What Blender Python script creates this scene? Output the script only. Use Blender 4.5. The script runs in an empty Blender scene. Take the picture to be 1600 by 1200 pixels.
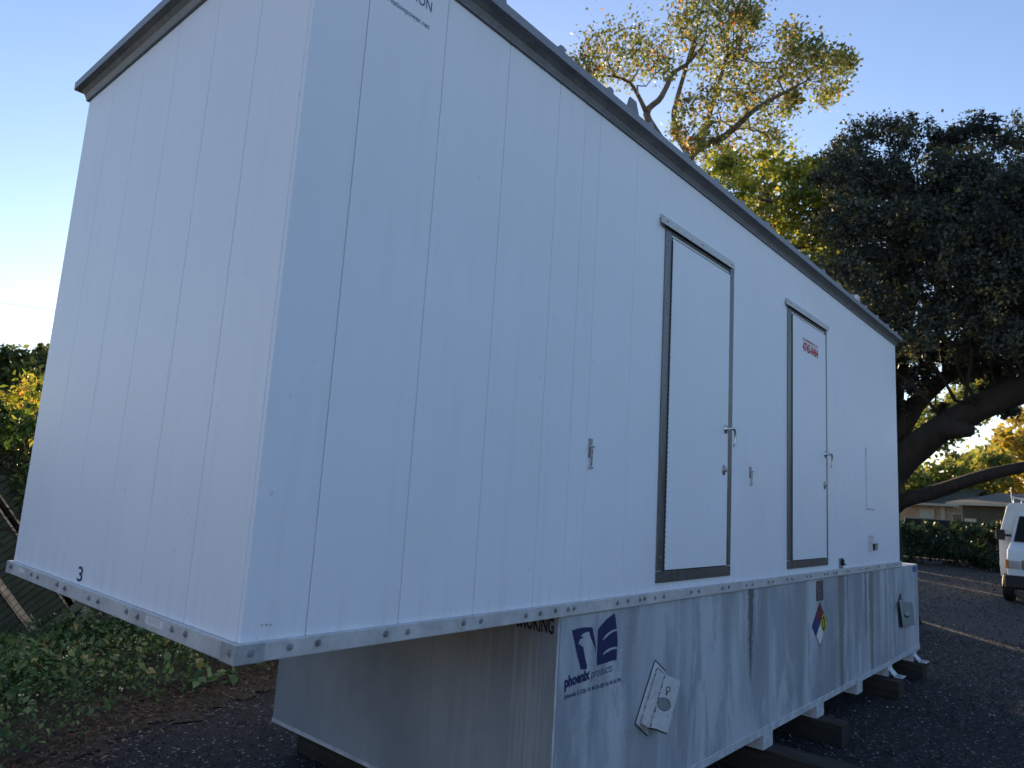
import bpy, math, random
import numpy as np
from mathutils import Vector, Matrix
S = bpy.context.scene
C = S.collection
rng = np.random.default_rng(7)
random.seed(7)
GZ = -1.466                       # ground level; z = 0 is the bottom of the enclosure wall

# ------------------------------------------------------------------ camera
F = 1102.675
ROWS = np.array([[0.65181881, -0.75589947, 0.06122275],
                 [0.15582070, 0.05448343, -0.98628164],
                 [0.74219414, 0.65241669, 0.15329811]])
CAM = np.array([-1.25945, -2.22051, 0.53751])
cd = bpy.data.cameras.new('camera'); cam = bpy.data.objects.new('camera', cd); C.objects.link(cam)
cd.sensor_width = 36; cd.lens = F/1600*36; cd.clip_start = .05; cd.clip_end = 2000
mw = Matrix.Identity(4)
for i in range(3):
    mw[i][0] = ROWS[0][i]; mw[i][1] = -ROWS[1][i]; mw[i][2] = -ROWS[2][i]; mw[i][3] = CAM[i]
cam.matrix_world = mw
cd.dof.use_dof = True; cd.dof.focus_distance = 5.0; cd.dof.aperture_fstop = 2.7
S.camera = cam

# ------------------------------------------------------------------ light
SUN_AZ, SUN_EL = 45.0, 9.0       # azimuth from +X towards +Y
w = bpy.data.worlds.new('World'); S.world = w; w.use_nodes = True
nt = w.node_tree; nt.nodes.clear()
sky = nt.nodes.new('ShaderNodeTexSky'); sky.sky_type = 'NISHITA'; sky.sun_disc = False
sky.sun_elevation = math.radians(SUN_EL); sky.sun_rotation = math.radians(90-SUN_AZ)
sky.air_density = 1.0; sky.dust_density = .3; sky.ozone_density = 2.1
bg = nt.nodes.new('ShaderNodeBackground'); bg.inputs[1].default_value = .15
ow = nt.nodes.new('ShaderNodeOutputWorld')
wb = nt.nodes.new('ShaderNodeMix'); wb.data_type = 'RGBA'; wb.blend_type = 'MULTIPLY'; wb.inputs[0].default_value = 1
wb.inputs[7].default_value = (1.07, .97, 1.045, 1)          # the camera's slightly magenta-blue daylight balance
nt.links.new(sky.outputs[0], wb.inputs[6]); nt.links.new(wb.outputs[2], bg.inputs[0]); nt.links.new(bg.outputs[0], ow.inputs[0])
sd = bpy.data.lights.new('sun', 'SUN'); sd.energy = 4.0; sd.angle = math.radians(.5); sd.color = (1, .74, .45)
sun = bpy.data.objects.new('sun', sd); C.objects.link(sun)
a, e = math.radians(SUN_AZ), math.radians(SUN_EL)
sun.rotation_euler = Vector((math.cos(a)*math.cos(e), math.sin(a)*math.cos(e), math.sin(e))).to_track_quat('Z', 'Y').to_euler()
S.view_settings.view_transform = 'Standard'; S.view_settings.look = 'None'
S.view_settings.exposure = 1.08; S.view_settings.gamma = 1
S.render.engine = 'CYCLES'

# ------------------------------------------------------------------ helpers
def at(px, py, d):
    """point seen at that direction, d metres away horizontally"""
    v = ROWS.T @ np.array([(px-800)/F, (py-600)/F, 1.])
    return CAM + v*d/math.hypot(v[0], v[1])

class MB:
    def __init__(s): s.v = []; s.f = []
    def poly(s, pts): n = len(s.v); s.v += [tuple(p) for p in pts]; s.f.append(tuple(range(n, n+len(pts)))); return s
    def box(s, x0, x1, y0, y1, z0, z1):
        n = len(s.v)
        s.v += [(x, y, z) for x in (x0, x1) for y in (y0, y1) for z in (z0, z1)]
        s.f += [tuple(n+i for i in q) for q in ((0,1,3,2),(4,6,7,5),(0,4,5,1),(2,3,7,6),(0,2,6,4),(1,5,7,3))]
        return s
    def hexa(s, p):               # 8 points: 4 of one end, 4 of the other
        n = len(s.v); s.v += [tuple(q) for q in p]
        s.f += [tuple(n+i for i in q) for q in ((3,2,1,0),(4,5,6,7),(0,1,5,4),(1,2,6,5),(2,3,7,6),(3,0,4,7))]
        return s
    def bar(s, a, b, w, t, up=(0,0,1)):   # bar from a to b, width w (in up x dir), thickness t
        a, b = Vector(a), Vector(b); d = (b-a).normalized(); u = Vector(up)
        r = d.cross(u)
        if r.length < 1e-4: r = d.cross(Vector((1,0,0)))
        r.normalize(); u = r.cross(d)
        return s.hexa([a-r*w/2-u*t/2, a+r*w/2-u*t/2, a+r*w/2+u*t/2, a-r*w/2+u*t/2,
                       b-r*w/2-u*t/2, b+r*w/2-u*t/2, b+r*w/2+u*t/2, b-r*w/2+u*t/2])
    def tube(s, pts, rad, k=8, cap=True, rough=0):
        pts = [Vector(p) for p in pts]; n0 = len(s.v); prev = None
        for i, p in enumerate(pts):
            d = (pts[min(i+1, len(pts)-1)]-pts[max(i-1, 0)]).normalized()
            if prev is None:
                r = d.cross(Vector((0,0,1)))
                if r.length < 1e-3: r = d.cross(Vector((1,0,0)))
            else: r = prev - d*prev.dot(d)
            r.normalize(); prev = r; u = d.cross(r)
            R = rad[i] if hasattr(rad, '__len__') else rad
            for j in range(k):
                t = 2*math.pi*j/k; q = R*(1+rough*random.uniform(-1,1)) if rough else R; s.v.append(tuple(p+r*q*math.cos(t)+u*q*math.sin(t)))
        for i in range(len(pts)-1):
            for j in range(k):
                a_ = n0+i*k+j; b_ = n0+i*k+(j+1) % k
                s.f.append((a_, b_, b_+k, a_+k))
        if cap:
            s.f.append(tuple(n0+j for j in reversed(range(k)))); s.f.append(tuple(n0+(len(pts)-1)*k+j for j in range(k)))
        return s
    def prism(s, prof, axis, a_, b_):    # prof: list of 2-D points, extruded along axis from a_ to b_
        def P(u, v, t): return {'x': (t,u,v), 'y': (u,t,v), 'z': (u,v,t)}[axis]
        n = len(s.v); k = len(prof)
        s.v += [P(u, v, a_) for u, v in prof]+[P(u, v, b_) for u, v in prof]
        s.f += [tuple(n+i for i in range(k)), tuple(n+k+i for i in reversed(range(k)))]
        s.f += [(n+i, n+k+i, n+k+(i+1) % k, n+(i+1) % k) for i in range(k)]
        return s
    def mesh(s, name):
        m = bpy.data.meshes.new(name); m.from_pydata(s.v, [], s.f)
        import bmesh
        b = bmesh.new(); b.from_mesh(m); bmesh.ops.recalc_face_normals(b, faces=b.faces); b.to_mesh(m); b.free()
        m.update(); return m

def wl(o):
    v = Vector((0,0,0))
    while o: v = v+o.location; o = o.parent
    return v
def link(name, mesh, m=None, parent=None, world=(0,0,0), local=None):
    o = bpy.data.objects.new(name, mesh); C.objects.link(o)
    if m is not None and not mesh.materials: mesh.materials.append(m)
    if parent is not None:
        o.parent = parent
        o.location = Vector(local) if local is not None else Vector(world)-wl(parent)
    else: o.location = world
    return o
def part(name, mb, m, parent=None, smooth=False, label=None, **k):
    me = mb.mesh(name) if isinstance(mb, MB) else mb
    if smooth: me.shade_smooth()
    o = link(name, me, m, parent, **k)
    if label: o['label'] = label
    return o
def tag(o, label=None, cat=None, group=None, kind=None):
    if label: o['label'] = label
    if cat: o['category'] = cat
    if group: o['group'] = group
    if kind: o['kind'] = kind
    return o
def empty(name, loc, label, cat, group=None, rz=0):
    o = bpy.data.objects.new(name, None); C.objects.link(o); o.location = loc; o.rotation_euler.z = rz
    o.empty_display_size = .2
    return tag(o, label, cat, group)
def bevel(o, wd=.004, seg=2):
    b = o.modifiers.new('bevel', 'BEVEL'); b.width = wd; b.segments = seg; b.limit_method = 'ANGLE'; return o

# ------------------------------------------------------------------ materials
class NB:
    def __init__(s, name):
        s.m = bpy.data.materials.new(name); s.m.use_nodes = True; s.t = s.m.node_tree; s.t.nodes.clear()
        s.out = s.t.nodes.new('ShaderNodeOutputMaterial')
    def n(s, typ, **k):
        x = s.t.nodes.new(typ)
        for a_, b_ in k.items():
            if a_[0] == '_': x.inputs[int(a_[1:])].default_value = b_
            else: setattr(x, a_, b_)
        return x
    def l(s, a_, b_): s.t.links.new(a_, b_)
    def coord(s, scale=(1,1,1), kind='Object'):
        tc = s.n('ShaderNodeTexCoord'); mp = s.n('ShaderNodeMapping'); mp.inputs['Scale'].default_value = scale
        s.l(tc.outputs[kind], mp.inputs[0]); return mp.outputs[0]
    def pos(s, scale=(1,1,1)):
        g = s.n('ShaderNodeNewGeometry'); mp = s.n('ShaderNodeMapping'); mp.inputs['Scale'].default_value = scale
        s.l(g.outputs['Position'], mp.inputs[0]); return mp.outputs[0]
    def noise(s, co, scale, detail=4, rough=.55, dist=0):
        x = s.n('ShaderNodeTexNoise'); x.inputs['Scale'].default_value = scale; x.inputs['Detail'].default_value = detail
        x.inputs['Roughness'].default_value = rough; x.inputs['Distortion'].default_value = dist
        s.l(co, x.inputs['Vector']); return x.outputs[0]
    def ramp(s, fac, stops, interp='LINEAR'):
        x = s.n('ShaderNodeValToRGB'); cr = x.color_ramp; cr.interpolation = interp
        while len(cr.elements) < len(stops): cr.elements.new(.5)
        for el, (p, c) in zip(cr.elements, stops):
            el.position = p; el.color = (c, c, c, 1) if isinstance(c, (int, float)) else (*c, 1)
        s.l(fac, x.inputs[0]); return x.outputs[0]
    def mix(s, fac, a_, b_, mode='MIX'):
        x = s.n('ShaderNodeMix', data_type='RGBA', blend_type=mode)
        for i, v in ((0, fac), (6, a_), (7, b_)):
            if isinstance(v, (int, float)): x.inputs[i].default_value = v
            elif isinstance(v, tuple): x.inputs[i].default_value = (*v, 1)
            else: s.l(v, x.inputs[i])
        return x.outputs[2]
    def math(s, op, a_, b_=None):
        x = s.n('ShaderNodeMath', operation=op)
        for i, v in ((0, a_), (1, b_)):
            if v is None: continue
            if isinstance(v, (int, float)): x.inputs[i].default_value = v
            else: s.l(v, x.inputs[i])
        return x.outputs[0]
    def bsdf(s, col, rough=.5, metal=0, bump=None, bstr=.2, bdist=.01, **k):
        x = s.n('ShaderNodeBsdfPrincipled')
        for nm, v in (('Base Color', col), ('Roughness', rough), ('Metallic', metal)):
            if isinstance(v, tuple): x.inputs[nm].default_value = (*v, 1)
            elif isinstance(v, (int, float)): x.inputs[nm].default_value = v
            else: s.l(v, x.inputs[nm])
        for nm, v in k.items(): x.inputs[nm.replace('_', ' ')].default_value = v
        if bump is not None:
            b = s.n('ShaderNodeBump'); b.inputs['Strength'].default_value = bstr; b.inputs['Distance'].default_value = bdist
            s.l(bump, b.inputs['Height']); s.l(b.outputs[0], x.inputs['Normal'])
        s.l(x.outputs[0], s.out.inputs[0]); return s.m

def simple(name, col, rough=.5, metal=0, var=.15, scale=20):
    b = NB(name); nz = b.noise(b.coord(), scale)
    lo = tuple(c*(1-var) for c in col); hi = tuple(min(1, c*(1+var)) for c in col)
    return b.bsdf(b.ramp(nz, [(.3, lo), (.7, hi)]), rough, metal, nz, .1, .002)

def m_white(name, base=(.86,.895,.98)):
    b = NB(name); p = b.pos((1,1,1))
    big = b.noise(p, .9, 5, .6); st = b.noise(b.pos((9,9,.5)), 1.6, 5, .65); fine = b.noise(b.pos((60,60,2.5)), 1, 4)
    c = b.mix(b.ramp(big, [(.3, 0.), (.75, 1.)]), tuple(x*.93 for x in base), base)
    c = b.mix(b.math('MULTIPLY', b.ramp(st, [(.52, 0.), (.8, 1.)]), .13), c, (.50,.52,.54))
    c = b.mix(b.math('MULTIPLY', b.ramp(fine, [(.55, 0.), (.8, 1.)]), .05), c, (.52,.50,.46))
    # grime that has run down off the eaves and splashed up above the rail
    g = b.n('ShaderNodeNewGeometry'); sp = b.n('ShaderNodeSeparateXYZ'); b.l(g.outputs['Position'], sp.inputs[0])
    low = b.math('MULTIPLY', b.ramp(sp.outputs[2], [(0., 1.), (.16, 0.)]), b.ramp(st, [(.45, 0.), (.75, .22)]))
    c = b.mix(low, c, (.40,.38,.35))
    speck = b.ramp(b.noise(p, 26, 2, .5), [(.735, 0.), (.76, 1.)])
    c = b.mix(b.math('MULTIPLY', speck, .35), c, (.35,.33,.3))
    r = b.ramp(big, [(.3, .42), (.7, .52)])
    return b.bsdf(c, r, 0, b.noise(b.pos((1,1,.45)), 3.2, 4, .55), .55, .014)
M_WHITE = m_white('white_painted_panel')
M_DOOR = m_white('white_painted_door', (.865,.90,.98))
M_CORE = simple('dark_joint_filler', (.03,.033,.04), .8)

def m_metal(name, lo, hi, rough=.42, metal=.75, sc=(3,3,3)):
    b = NB(name); p = b.pos(sc); n1 = b.noise(p, 2.5, 6, .65, .4); n2 = b.noise(b.pos((40,40,40)), 1, 4)
    c = b.ramp(n1, [(.3, lo), (.7, hi)]); c = b.mix(b.math('MULTIPLY', b.ramp(n2, [(.5, 0.), (.7, 1.)]), .3), c, tuple(x*.6 for x in lo))
    return b.bsdf(c, b.ramp(n1, [(.3, rough*.8), (.7, rough*1.3)]), metal, n2, .15, .002)
M_GALV = m_metal('galvanised_steel', (.50,.50,.51), (.68,.68,.69), .5, .2)
M_PATCH = m_metal('dull_steel_bracket', (.36,.37,.39), (.48,.49,.51), .5, .3)
M_FRAME = m_metal('brushed_door_frame_steel', (.13,.13,.135), (.25,.25,.26), .4, .7, (20,20,2))
M_SOFFIT = m_metal('eave_flashing_steel', (.17,.18,.20), (.27,.28,.30), .5, .5)
M_FASCIA = m_metal('eave_fascia_steel', (.22,.23,.26), (.30,.31,.35), .5, .3)
M_BOLT = m_metal('bolt_steel', (.22,.22,.23), (.42,.42,.43), .45, .5)
M_CHROME = m_metal('latch_chrome', (.5,.5,.5), (.7,.7,.68), .25, .9)
M_DARK = simple('black_rubber', (.015,.015,.018), .6)
M_HINGE = simple('dark_hinge_leaf', (.06,.065,.07), .5, .5)
M_INK = simple('navy_lettering', (.018,.026,.10), .5, 0, .35, 60)
M_BLACKINK = simple('black_lettering', (.014,.016,.022), .6)
M_RED = simple('red_lettering', (.50,.015,.03), .6, 0, .3, 60)
M_STICK = simple('white_sticker_vinyl', (.74,.72,.74), .5, 0, .08, 60)
M_TAGBLUE = simple('blue_tag', (.05,.09,.30), .5)

def m_tank():
    """weathered grey paint: chalky pale runs, dark drip stains, speckled chips"""
    b = NB('weathered_tank_paint'); p = b.pos()
    st1 = b.noise(b.pos((7,7,.45)), 1, 6, .62, .3); st2 = b.noise(b.pos((34,34,.9)), 1, 5, .7)
    bl = b.noise(b.pos((1.3,1.3,.42)), 2.6, 8, .7, .5); ch = b.noise(p, 42, 4, .7)
    wide = b.noise(b.pos((1.5,1.5,.5)), 1, 5, .6, .5)
    c = b.ramp(wide, [(.38, (.31,.345,.39)), (.5, (.42,.46,.51)), (.62, (.54,.585,.64))], 'LINEAR')
    c = b.mix(b.math('MULTIPLY', b.ramp(st1, [(.53, 0.), (.66, 1.)]), .3), c, (.60,.64,.69))
    c = b.mix(b.math('MULTIPLY', b.ramp(bl, [(.50, 0.), (.60, 1.)]), .62), c, (.25,.285,.33))
    c = b.mix(b.math('MULTIPLY', b.ramp(st2, [(.62, 0.), (.74, 1.)]), .2), c, (.66,.69,.73))
    c = b.mix(b.math('MULTIPLY', b.ramp(st2, [(.28, 1.), (.38, 0.)]), .3), c, (.19,.205,.23))
    chip = b.math('MULTIPLY', b.ramp(ch, [(.66, 0.), (.70, 1.)]), b.ramp(st1, [(.45, 0.), (.6, 1.)]))
    c = b.mix(b.math('MULTIPLY', chip, .75), c, (.07,.075,.085))
    g = b.n('ShaderNodeNewGeometry'); sp = b.n('ShaderNodeSeparateXYZ'); b.l(g.outputs['Position'], sp.inputs[0])
    X, Y, Z = sp.outputs
    side = b.math('LESS_THAN', Y, .02)
    wob = b.math('MULTIPLY', b.math('SUBTRACT', b.noise(b.pos((1,1,6)), 3, 4, .7), .5), .09)
    Xw = b.math('ADD', X, wob)
    def run(x0, hw, ztop, zbot, soft, col, amt):       # a stain of its own shape: a run tapering downwards
        nonlocal c
        t = b.n('ShaderNodeMapRange'); b.l(Z, t.inputs[0]); t.inputs[1].default_value = zbot; t.inputs[2].default_value = ztop
        t.inputs[3].default_value = 0; t.inputs[4].default_value = 1
        wd = b.math('MULTIPLY', b.math('POWER', t.outputs[0], .5), hw)
        d = b.math('SUBTRACT', wd, b.math('ABSOLUTE', b.math('SUBTRACT', Xw, x0)))
        mk = b.n('ShaderNodeMapRange'); b.l(b.math('ADD', d, b.math('MULTIPLY', b.math('SUBTRACT', ch, .5), soft*3)), mk.inputs[0])
        mk.inputs[1].default_value = 0; mk.inputs[2].default_value = soft
        c = b.mix(b.math('MULTIPLY', b.math('MULTIPLY', mk.outputs[0], side), amt), c, col)
    dk = (.10,.11,.11); wt = (.60,.62,.63); rs = (.14,.13,.10)
    for a_ in ((4.17, .055, -.10, -.78, .02, dk, .9), (4.28, .03, -.07, -.5, .02, wt, .6), (4.08, .03, -.07, -.62, .02, wt, .6), (4.20, .012, -.6, -1.1, .01, dk, .6), (6.42, .13, -.07, -1.9, .05, (.19,.19,.17), .8),
               (6.64, .02, -.07, -.9, .01, dk, .9), (7.28, .035, -.07, -1.05, .02, dk, .85), (7.50, .12, -.07, -2.4, .05, rs, .7),
               (7.38, .02, -.07, -.9, .01, wt, .7), (8.12, .02, -.07, -1.0, .01, dk, .8), (8.22, .05, -.07, -1.3, .03, wt, .5),
               (5.86, .04, -.10, -.5, .03, wt, .5), (2.02, .05, -.3, -1.6, .04, wt, .45), (2.75, .10, -.1, -.9, .08, wt, .4), (3.02, .04, -.07, -1.0, .03, wt, .45),
               (3.75, .18, -.07, -.75, .12, (.25,.28,.31), .7), (5.25, .22, -.07, -1.4, .08, (.28,.31,.34), .75), (3.98, .03, -.07, -.55, .02, wt, .6),
               (7.8, .1, -.07, -1.2, .05, (.30,.32,.35), .7), (8.45, .12, -.07, -1.3, .06, (.30,.33,.36), .6), (9.0, .16, -.07, -1.3, .12, (.33,.36,.39), .6),
               (2.3, .12, -.08, -.5, .1, (.30,.33,.36), .6), (2.45, .1, -.55, -1.3, .1, (.28,.30,.33), .6)):
        run(*a_)
    # the end under the overhang: smoother paint with shade darkened in, scuffed near its outer edge
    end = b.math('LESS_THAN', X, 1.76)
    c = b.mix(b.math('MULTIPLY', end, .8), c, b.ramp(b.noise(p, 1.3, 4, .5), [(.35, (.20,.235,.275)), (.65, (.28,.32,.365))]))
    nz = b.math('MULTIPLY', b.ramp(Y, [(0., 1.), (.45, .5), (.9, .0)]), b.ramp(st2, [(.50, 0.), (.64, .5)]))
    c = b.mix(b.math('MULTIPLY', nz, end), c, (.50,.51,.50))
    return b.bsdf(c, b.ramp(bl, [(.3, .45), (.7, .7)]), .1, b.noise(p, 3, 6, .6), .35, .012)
M_TANK = m_tank()
M_TANKTRIM = simple('pale_tank_trim_paint', (.52,.56,.61), .6, .1, .22, 9)
M_PLATE = simple('flaking_plate_paint', (.60,.62,.64), .6, 0, .12, 30)
M_BLUEGREY = simple('grey_cover_plate_paint', (.26,.30,.32), .6, .2)
M_RUST = simple('rusty_brown_placard', (.11,.09,.085), .8, 0, .5, 25)

def m_timber():
    b = NB('old_dark_timber'); n1 = b.noise(b.pos((28,2,28)), 1, 6, .7, .3); n2 = b.noise(b.pos(), 5, 5)
    c = b.ramp(n1, [(.3, (.009,.007,.006)), (.55, (.028,.023,.019)), (.8, (.10,.082,.065))])
    c = b.mix(b.math('MULTIPLY', n2, .4), c, (.03,.026,.022))
    return b.bsdf(c, .85, 0, n1, .9, .02)
M_TIMBER = m_timber()

def m_ground():
    b = NB('asphalt_millings'); p = b.pos()
    fine = b.noise(p, 75, 3, .6); mid = b.noise(p, 9, 6, .65); big = b.noise(p, .35, 5, .6)
    vo = b.n('ShaderNodeTexVoronoi'); vo.inputs['Scale'].default_value = 60; b.l(p, vo.inputs['Vector'])
    sc = b.n('ShaderNodeSeparateColor'); b.l(vo.outputs['Color'], sc.inputs[0])
    c = b.ramp(fine, [(.3, (.007,.008,.009)), (.7, (.024,.024,.027))])
    c = b.mix(b.math('MULTIPLY', b.ramp(mid, [(.45, 0.), (.7, 1.)]), .4), c, (.032,.029,.026))
    c = b.mix(b.math('MULTIPLY', b.ramp(big, [(.5, 0.), (.7, 1.)]), .4), c, (.045,.038,.031))
    c = b.mix(b.ramp(sc.outputs[0], [(.965, 0.), (.975, 1.)]), c, (.26,.26,.27))
    sp = b.n('ShaderNodeSeparateXYZ'); b.l(p, sp.inputs[0])
    far = b.n('ShaderNodeMapRange'); b.l(b.math('ADD', sp.outputs[0], b.math('MULTIPLY', big, 8)), far.inputs[0]); far.inputs[1].default_value = 20; far.inputs[2].default_value = 48
    c = b.mix(b.math('MULTIPLY', far.outputs[0], .75), c, b.ramp(mid, [(.35, (.03,.026,.022)), (.7, (.11,.088,.065))]))
    return b.bsdf(c, .9, 0, b.math('ADD', b.math('MULTIPLY', fine, .6), mid), .9, .03)
M_GROUND = m_ground()
def m_soil():
    b = NB('leaf_strewn_soil'); p = b.pos(); n1 = b.noise(p, 16, 6, .7); n2 = b.noise(p, 2, 4)
    return b.bsdf(b.mix(n2, b.ramp(n1, [(.3, (.02,.016,.012)), (.7, (.085,.062,.042))]), (.03,.026,.018)), .95, 0, n1, 1, .04)
M_SOIL = m_soil()

def m_stone():
    b = NB('gravel_stone'); at_ = b.n('ShaderNodeAttribute', attribute_name='tint')
    return b.bsdf(b.ramp(at_.outputs['Fac'], [(0., (.008,.009,.012)), (.75, (.028,.030,.036)), (.9, (.06,.062,.07)), (.975, (.22,.22,.23)), (1., (.42,.42,.42))]), .8)
M_STONE = m_stone()
def m_leaf(name, stops, transl=.35, rough=.5):
    b = NB(name); at_ = b.n('ShaderNodeAttribute', attribute_name='tint'); col = b.ramp(at_.outputs['Fac'], stops)
    p = b.n('ShaderNodeBsdfPrincipled'); b.l(col, p.inputs['Base Color']); p.inputs['Roughness'].default_value = rough
    p.inputs['Specular IOR Level'].default_value = .35
    t = b.n('ShaderNodeBsdfTranslucent'); b.l(b.mix(1., col, (1.3,1.25,.7), 'MULTIPLY'), t.inputs[0])
    m = b.n('ShaderNodeMixShader'); m.inputs[0].default_value = transl
    b.l(p.outputs[0], m.inputs[1]); b.l(t.outputs[0], m.inputs[2]); b.l(m.outputs[0], b.out.inputs[0]); return b.m
L_TALL = m_leaf('autumn_pale_leaves', [(0., (.09,.12,.06)), (.45, (.20,.23,.10)), (.75, (.34,.33,.12)), (.95, (.48,.32,.13)), (1., (.48,.14,.08))], .55)
L_YEL = m_leaf('yellow_green_leaves', [(0., (.08,.12,.045)), (.5, (.21,.26,.075)), (.85, (.42,.42,.08)), (1., (.56,.48,.08))], .58)
L_OAK = m_leaf('hazed_oak_leaves', [(0., (.024,.036,.042)), (.5, (.055,.075,.075)), (.9, (.125,.145,.11)), (1., (.28,.24,.10))], .42)  # bluish haze is mixed into the dark leaf colour
L_DARK = m_leaf('deep_green_leaves', [(0., (.015,.03,.014)), (.6, (.035,.06,.025)), (1., (.10,.12,.04))], .3)
L_BG = m_leaf('bright_background_leaves', [(0., (.10,.13,.045)), (.5, (.22,.25,.07)), (1., (.38,.34,.09))], .6)
L_GOLD = m_leaf('golden_leaves', [(0., (.22,.18,.04)), (.5, (.42,.33,.07)), (1., (.55,.42,.10))], .6)
L_SHRUB = m_leaf('shrub_leaves', [(0., (.025,.055,.022)), (.5, (.06,.12,.035)), (.85, (.16,.24,.05)), (1., (.34,.36,.06))], .5)
L_YOUNG = m_leaf('orange_young_leaves', [(0., (.22,.30,.05)), (.5, (.50,.44,.07)), (1., (.62,.30,.10))], .5)
L_WEED = m_leaf('weed_leaves', [(0., (.022,.055,.026)), (.6, (.07,.14,.06)), (.95, (.17,.26,.11)), (1., (.28,.27,.12))], .35)
L_FLOWER = m_leaf('tiny_white_flowers', [(0., (.5,.52,.4)), (1., (.75,.75,.68))], .3)
L_DEAD = m_leaf('dead_leaf_litter', [(0., (.025,.018,.012)), (.6, (.08,.055,.035)), (1., (.20,.15,.10))], .1, .8)
def m_bark(name, lo, hi):
    b = NB(name); n1 = b.noise(b.pos((7,7,1.6)), 1, 6, .7, .5)
    return b.bsdf(b.ramp(n1, [(.35, lo), (.7, hi)]), .9, 0, n1, .9, .05)
M_BARK = m_bark('oak_bark', (.008,.007,.007), (.026,.022,.019)); M_BARK2 = m_bark('grey_brown_bark', (.09,.070,.056), (.24,.19,.155))
M_GSLAT = simple('dark_green_slat_plastic', (.026,.050,.042), .85, 0, .4, 3)
M_TSLAT = simple('faded_tan_slat', (.34,.31,.25), .7, 0, .35, 14)
M_POST = simple('green_post_paint', (.03,.055,.05), .5, .3)
M_WIRE = simple('rusty_chain_wire', (.03,.028,.026), .8, .1)

# ------------------------------------------------------------------ leaf clouds
def quads_mesh(name, P, tint):
    n = P.shape[0]; m = bpy.data.meshes.new(name); m.vertices.add(n*4); m.loops.add(n*4); m.polygons.add(n)
    m.vertices.foreach_set('co', P.reshape(-1).astype(np.float32)); m.loops.foreach_set('vertex_index', np.arange(n*4, dtype=np.int32))
    m.polygons.foreach_set('loop_start', np.arange(0, n*4, 4, dtype=np.int32)); m.update(calc_edges=True)
    a_ = m.attributes.new('tint', 'FLOAT', 'FACE'); a_.data.foreach_set('value', tint.astype(np.float32)); return m
def leaves(name, cen, size, tint, mat, up=.5, aspect=.55, parent=None, droop=None):
    n = len(cen); d = rng.normal(size=(n,3)); nr = rng.normal(size=(n,3)); nr[:,2] = np.abs(nr[:,2])+up
    if droop: d[:,2] -= droop
    d /= np.linalg.norm(d, axis=1)[:,None]; s_ = np.cross(d, nr); s_ /= np.linalg.norm(s_, axis=1)[:,None]+1e-9
    h = np.cross(s_, d); L = (size*rng.uniform(.6, 1.35, n))[:,None]; W = L*aspect
    P = np.stack([cen, cen+d*L*.45+s_*W/2+h*L*.10, cen+d*L, cen+d*L*.45-s_*W/2+h*L*.06], 1)
    m = quads_mesh(name, P, np.clip(tint, 0, 1)); return link(name, m, mat, parent)
def cloud(cl, per, clump=.24, k=14, flat=.85):
    """cl: (x,y,z,r); leaves gathered in small clumps inside each ball"""
    out = []; tn = []
    for (x, y, z, r) in cl:
        kk = max(4, int(k)); dirs = rng.normal(size=(kk,3)); dirs /= np.linalg.norm(dirs, axis=1)[:,None]
        rad = r*rng.uniform(.25, 1.0, kk)**.6
        cs = np.array([x,y,z])+dirs*rad[:,None]*np.array([1,1,flat])
        m = max(3, int(per/kk)); q = rng.normal(size=(kk,m,3))*r*clump*rng.uniform(.6,1.3,(kk,1,1))
        out.append((cs[:,None,:]+q).reshape(-1,3)); tn.append(np.repeat(rng.normal(.42,.24,kk), m)+rng.normal(0,.14,kk*m))
    return np.concatenate(out), np.concatenate(tn)
def wob(a_, b_, n, amp):
    a_, b_ = Vector(a_), Vector(b_); L = (b_-a_).length
    return [a_.lerp(b_, i/n)+(Vector((random.gauss(0,1), random.gauss(0,1), random.gauss(0,.7)))*amp*L if 0 < i < n else Vector((0,0,0))) for i in range(n+1)]
def branches(mb, limbs, cl, tr=.035, twigs=2):
    nodes = [Vector(p) for l in limbs for p in l[0]]; rr = [r for l in limbs for r in l[1]]
    for pts, rad in limbs:        # limbs are resampled so that the bark can swell and dip
        P_, R_ = [], []
        for i in range(len(pts)-1):
            a_, b_ = Vector(pts[i]), Vector(pts[i+1]); m = max(1, int((b_-a_).length/max(.18, rad[i]*.9)))
            for j in range(m): P_.append(a_.lerp(b_, j/m)); R_.append(rad[i]+(rad[i+1]-rad[i])*j/m)
        P_.append(Vector(pts[-1])); R_.append(rad[-1])
        sm = [P_[0]]+[(P_[i-1]+P_[i]*2+P_[i+1])/4 for i in range(1, len(P_)-1)]+[P_[-1]]
        mb.tube([tuple(p) for p in sm], R_, 14 if max(rad) > .3 else 9, True, .09 if max(rad) > .2 else .05)
    for (x, y, z, r) in cl:
        c = Vector((x,y,z)); best = min(range(len(nodes)), key=lambda i: (nodes[i]-c).length+(2 if nodes[i].z > z+.5 else 0))
        st = nodes[best]; pts = wob(st, c, 4, .07); r0 = min(rr[best]*.6, tr*(1+(c-st).length*.25))
        mb.tube(pts, [r0*(1-.65*i/4) for i in range(5)], 5, False)
        for t in range(twigs):
            s0 = pts[random.choice((2,3,4))]; d = Vector((random.gauss(0,1), random.gauss(0,1), random.gauss(.3,.8))).normalized()*r*random.uniform(.6,1.05)
            mb.tube(wob(s0, s0+d, 3, .1), [r0*.4, r0*.3, r0*.2, r0*.1], 4, False)
def tree(name, label, cat, base, limbs, cl, per, size, lmat, bmat, group=None, clump=.24, k=14, tr=.035, up=.4, droop=.2, twigs=2, tshift=0):
    root = empty(name, (base[0], base[1], GZ), label, cat, group)
    mb = MB(); branches(mb, limbs, cl, tr, twigs); part('trunk', mb, bmat, root, smooth=True)
    P, t = cloud(cl, per, clump, k); o = leaves('crown', P, size, t+tshift, lmat, up, .6, None, droop); o.parent = root; o.location = -root.location
    return root
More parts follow.
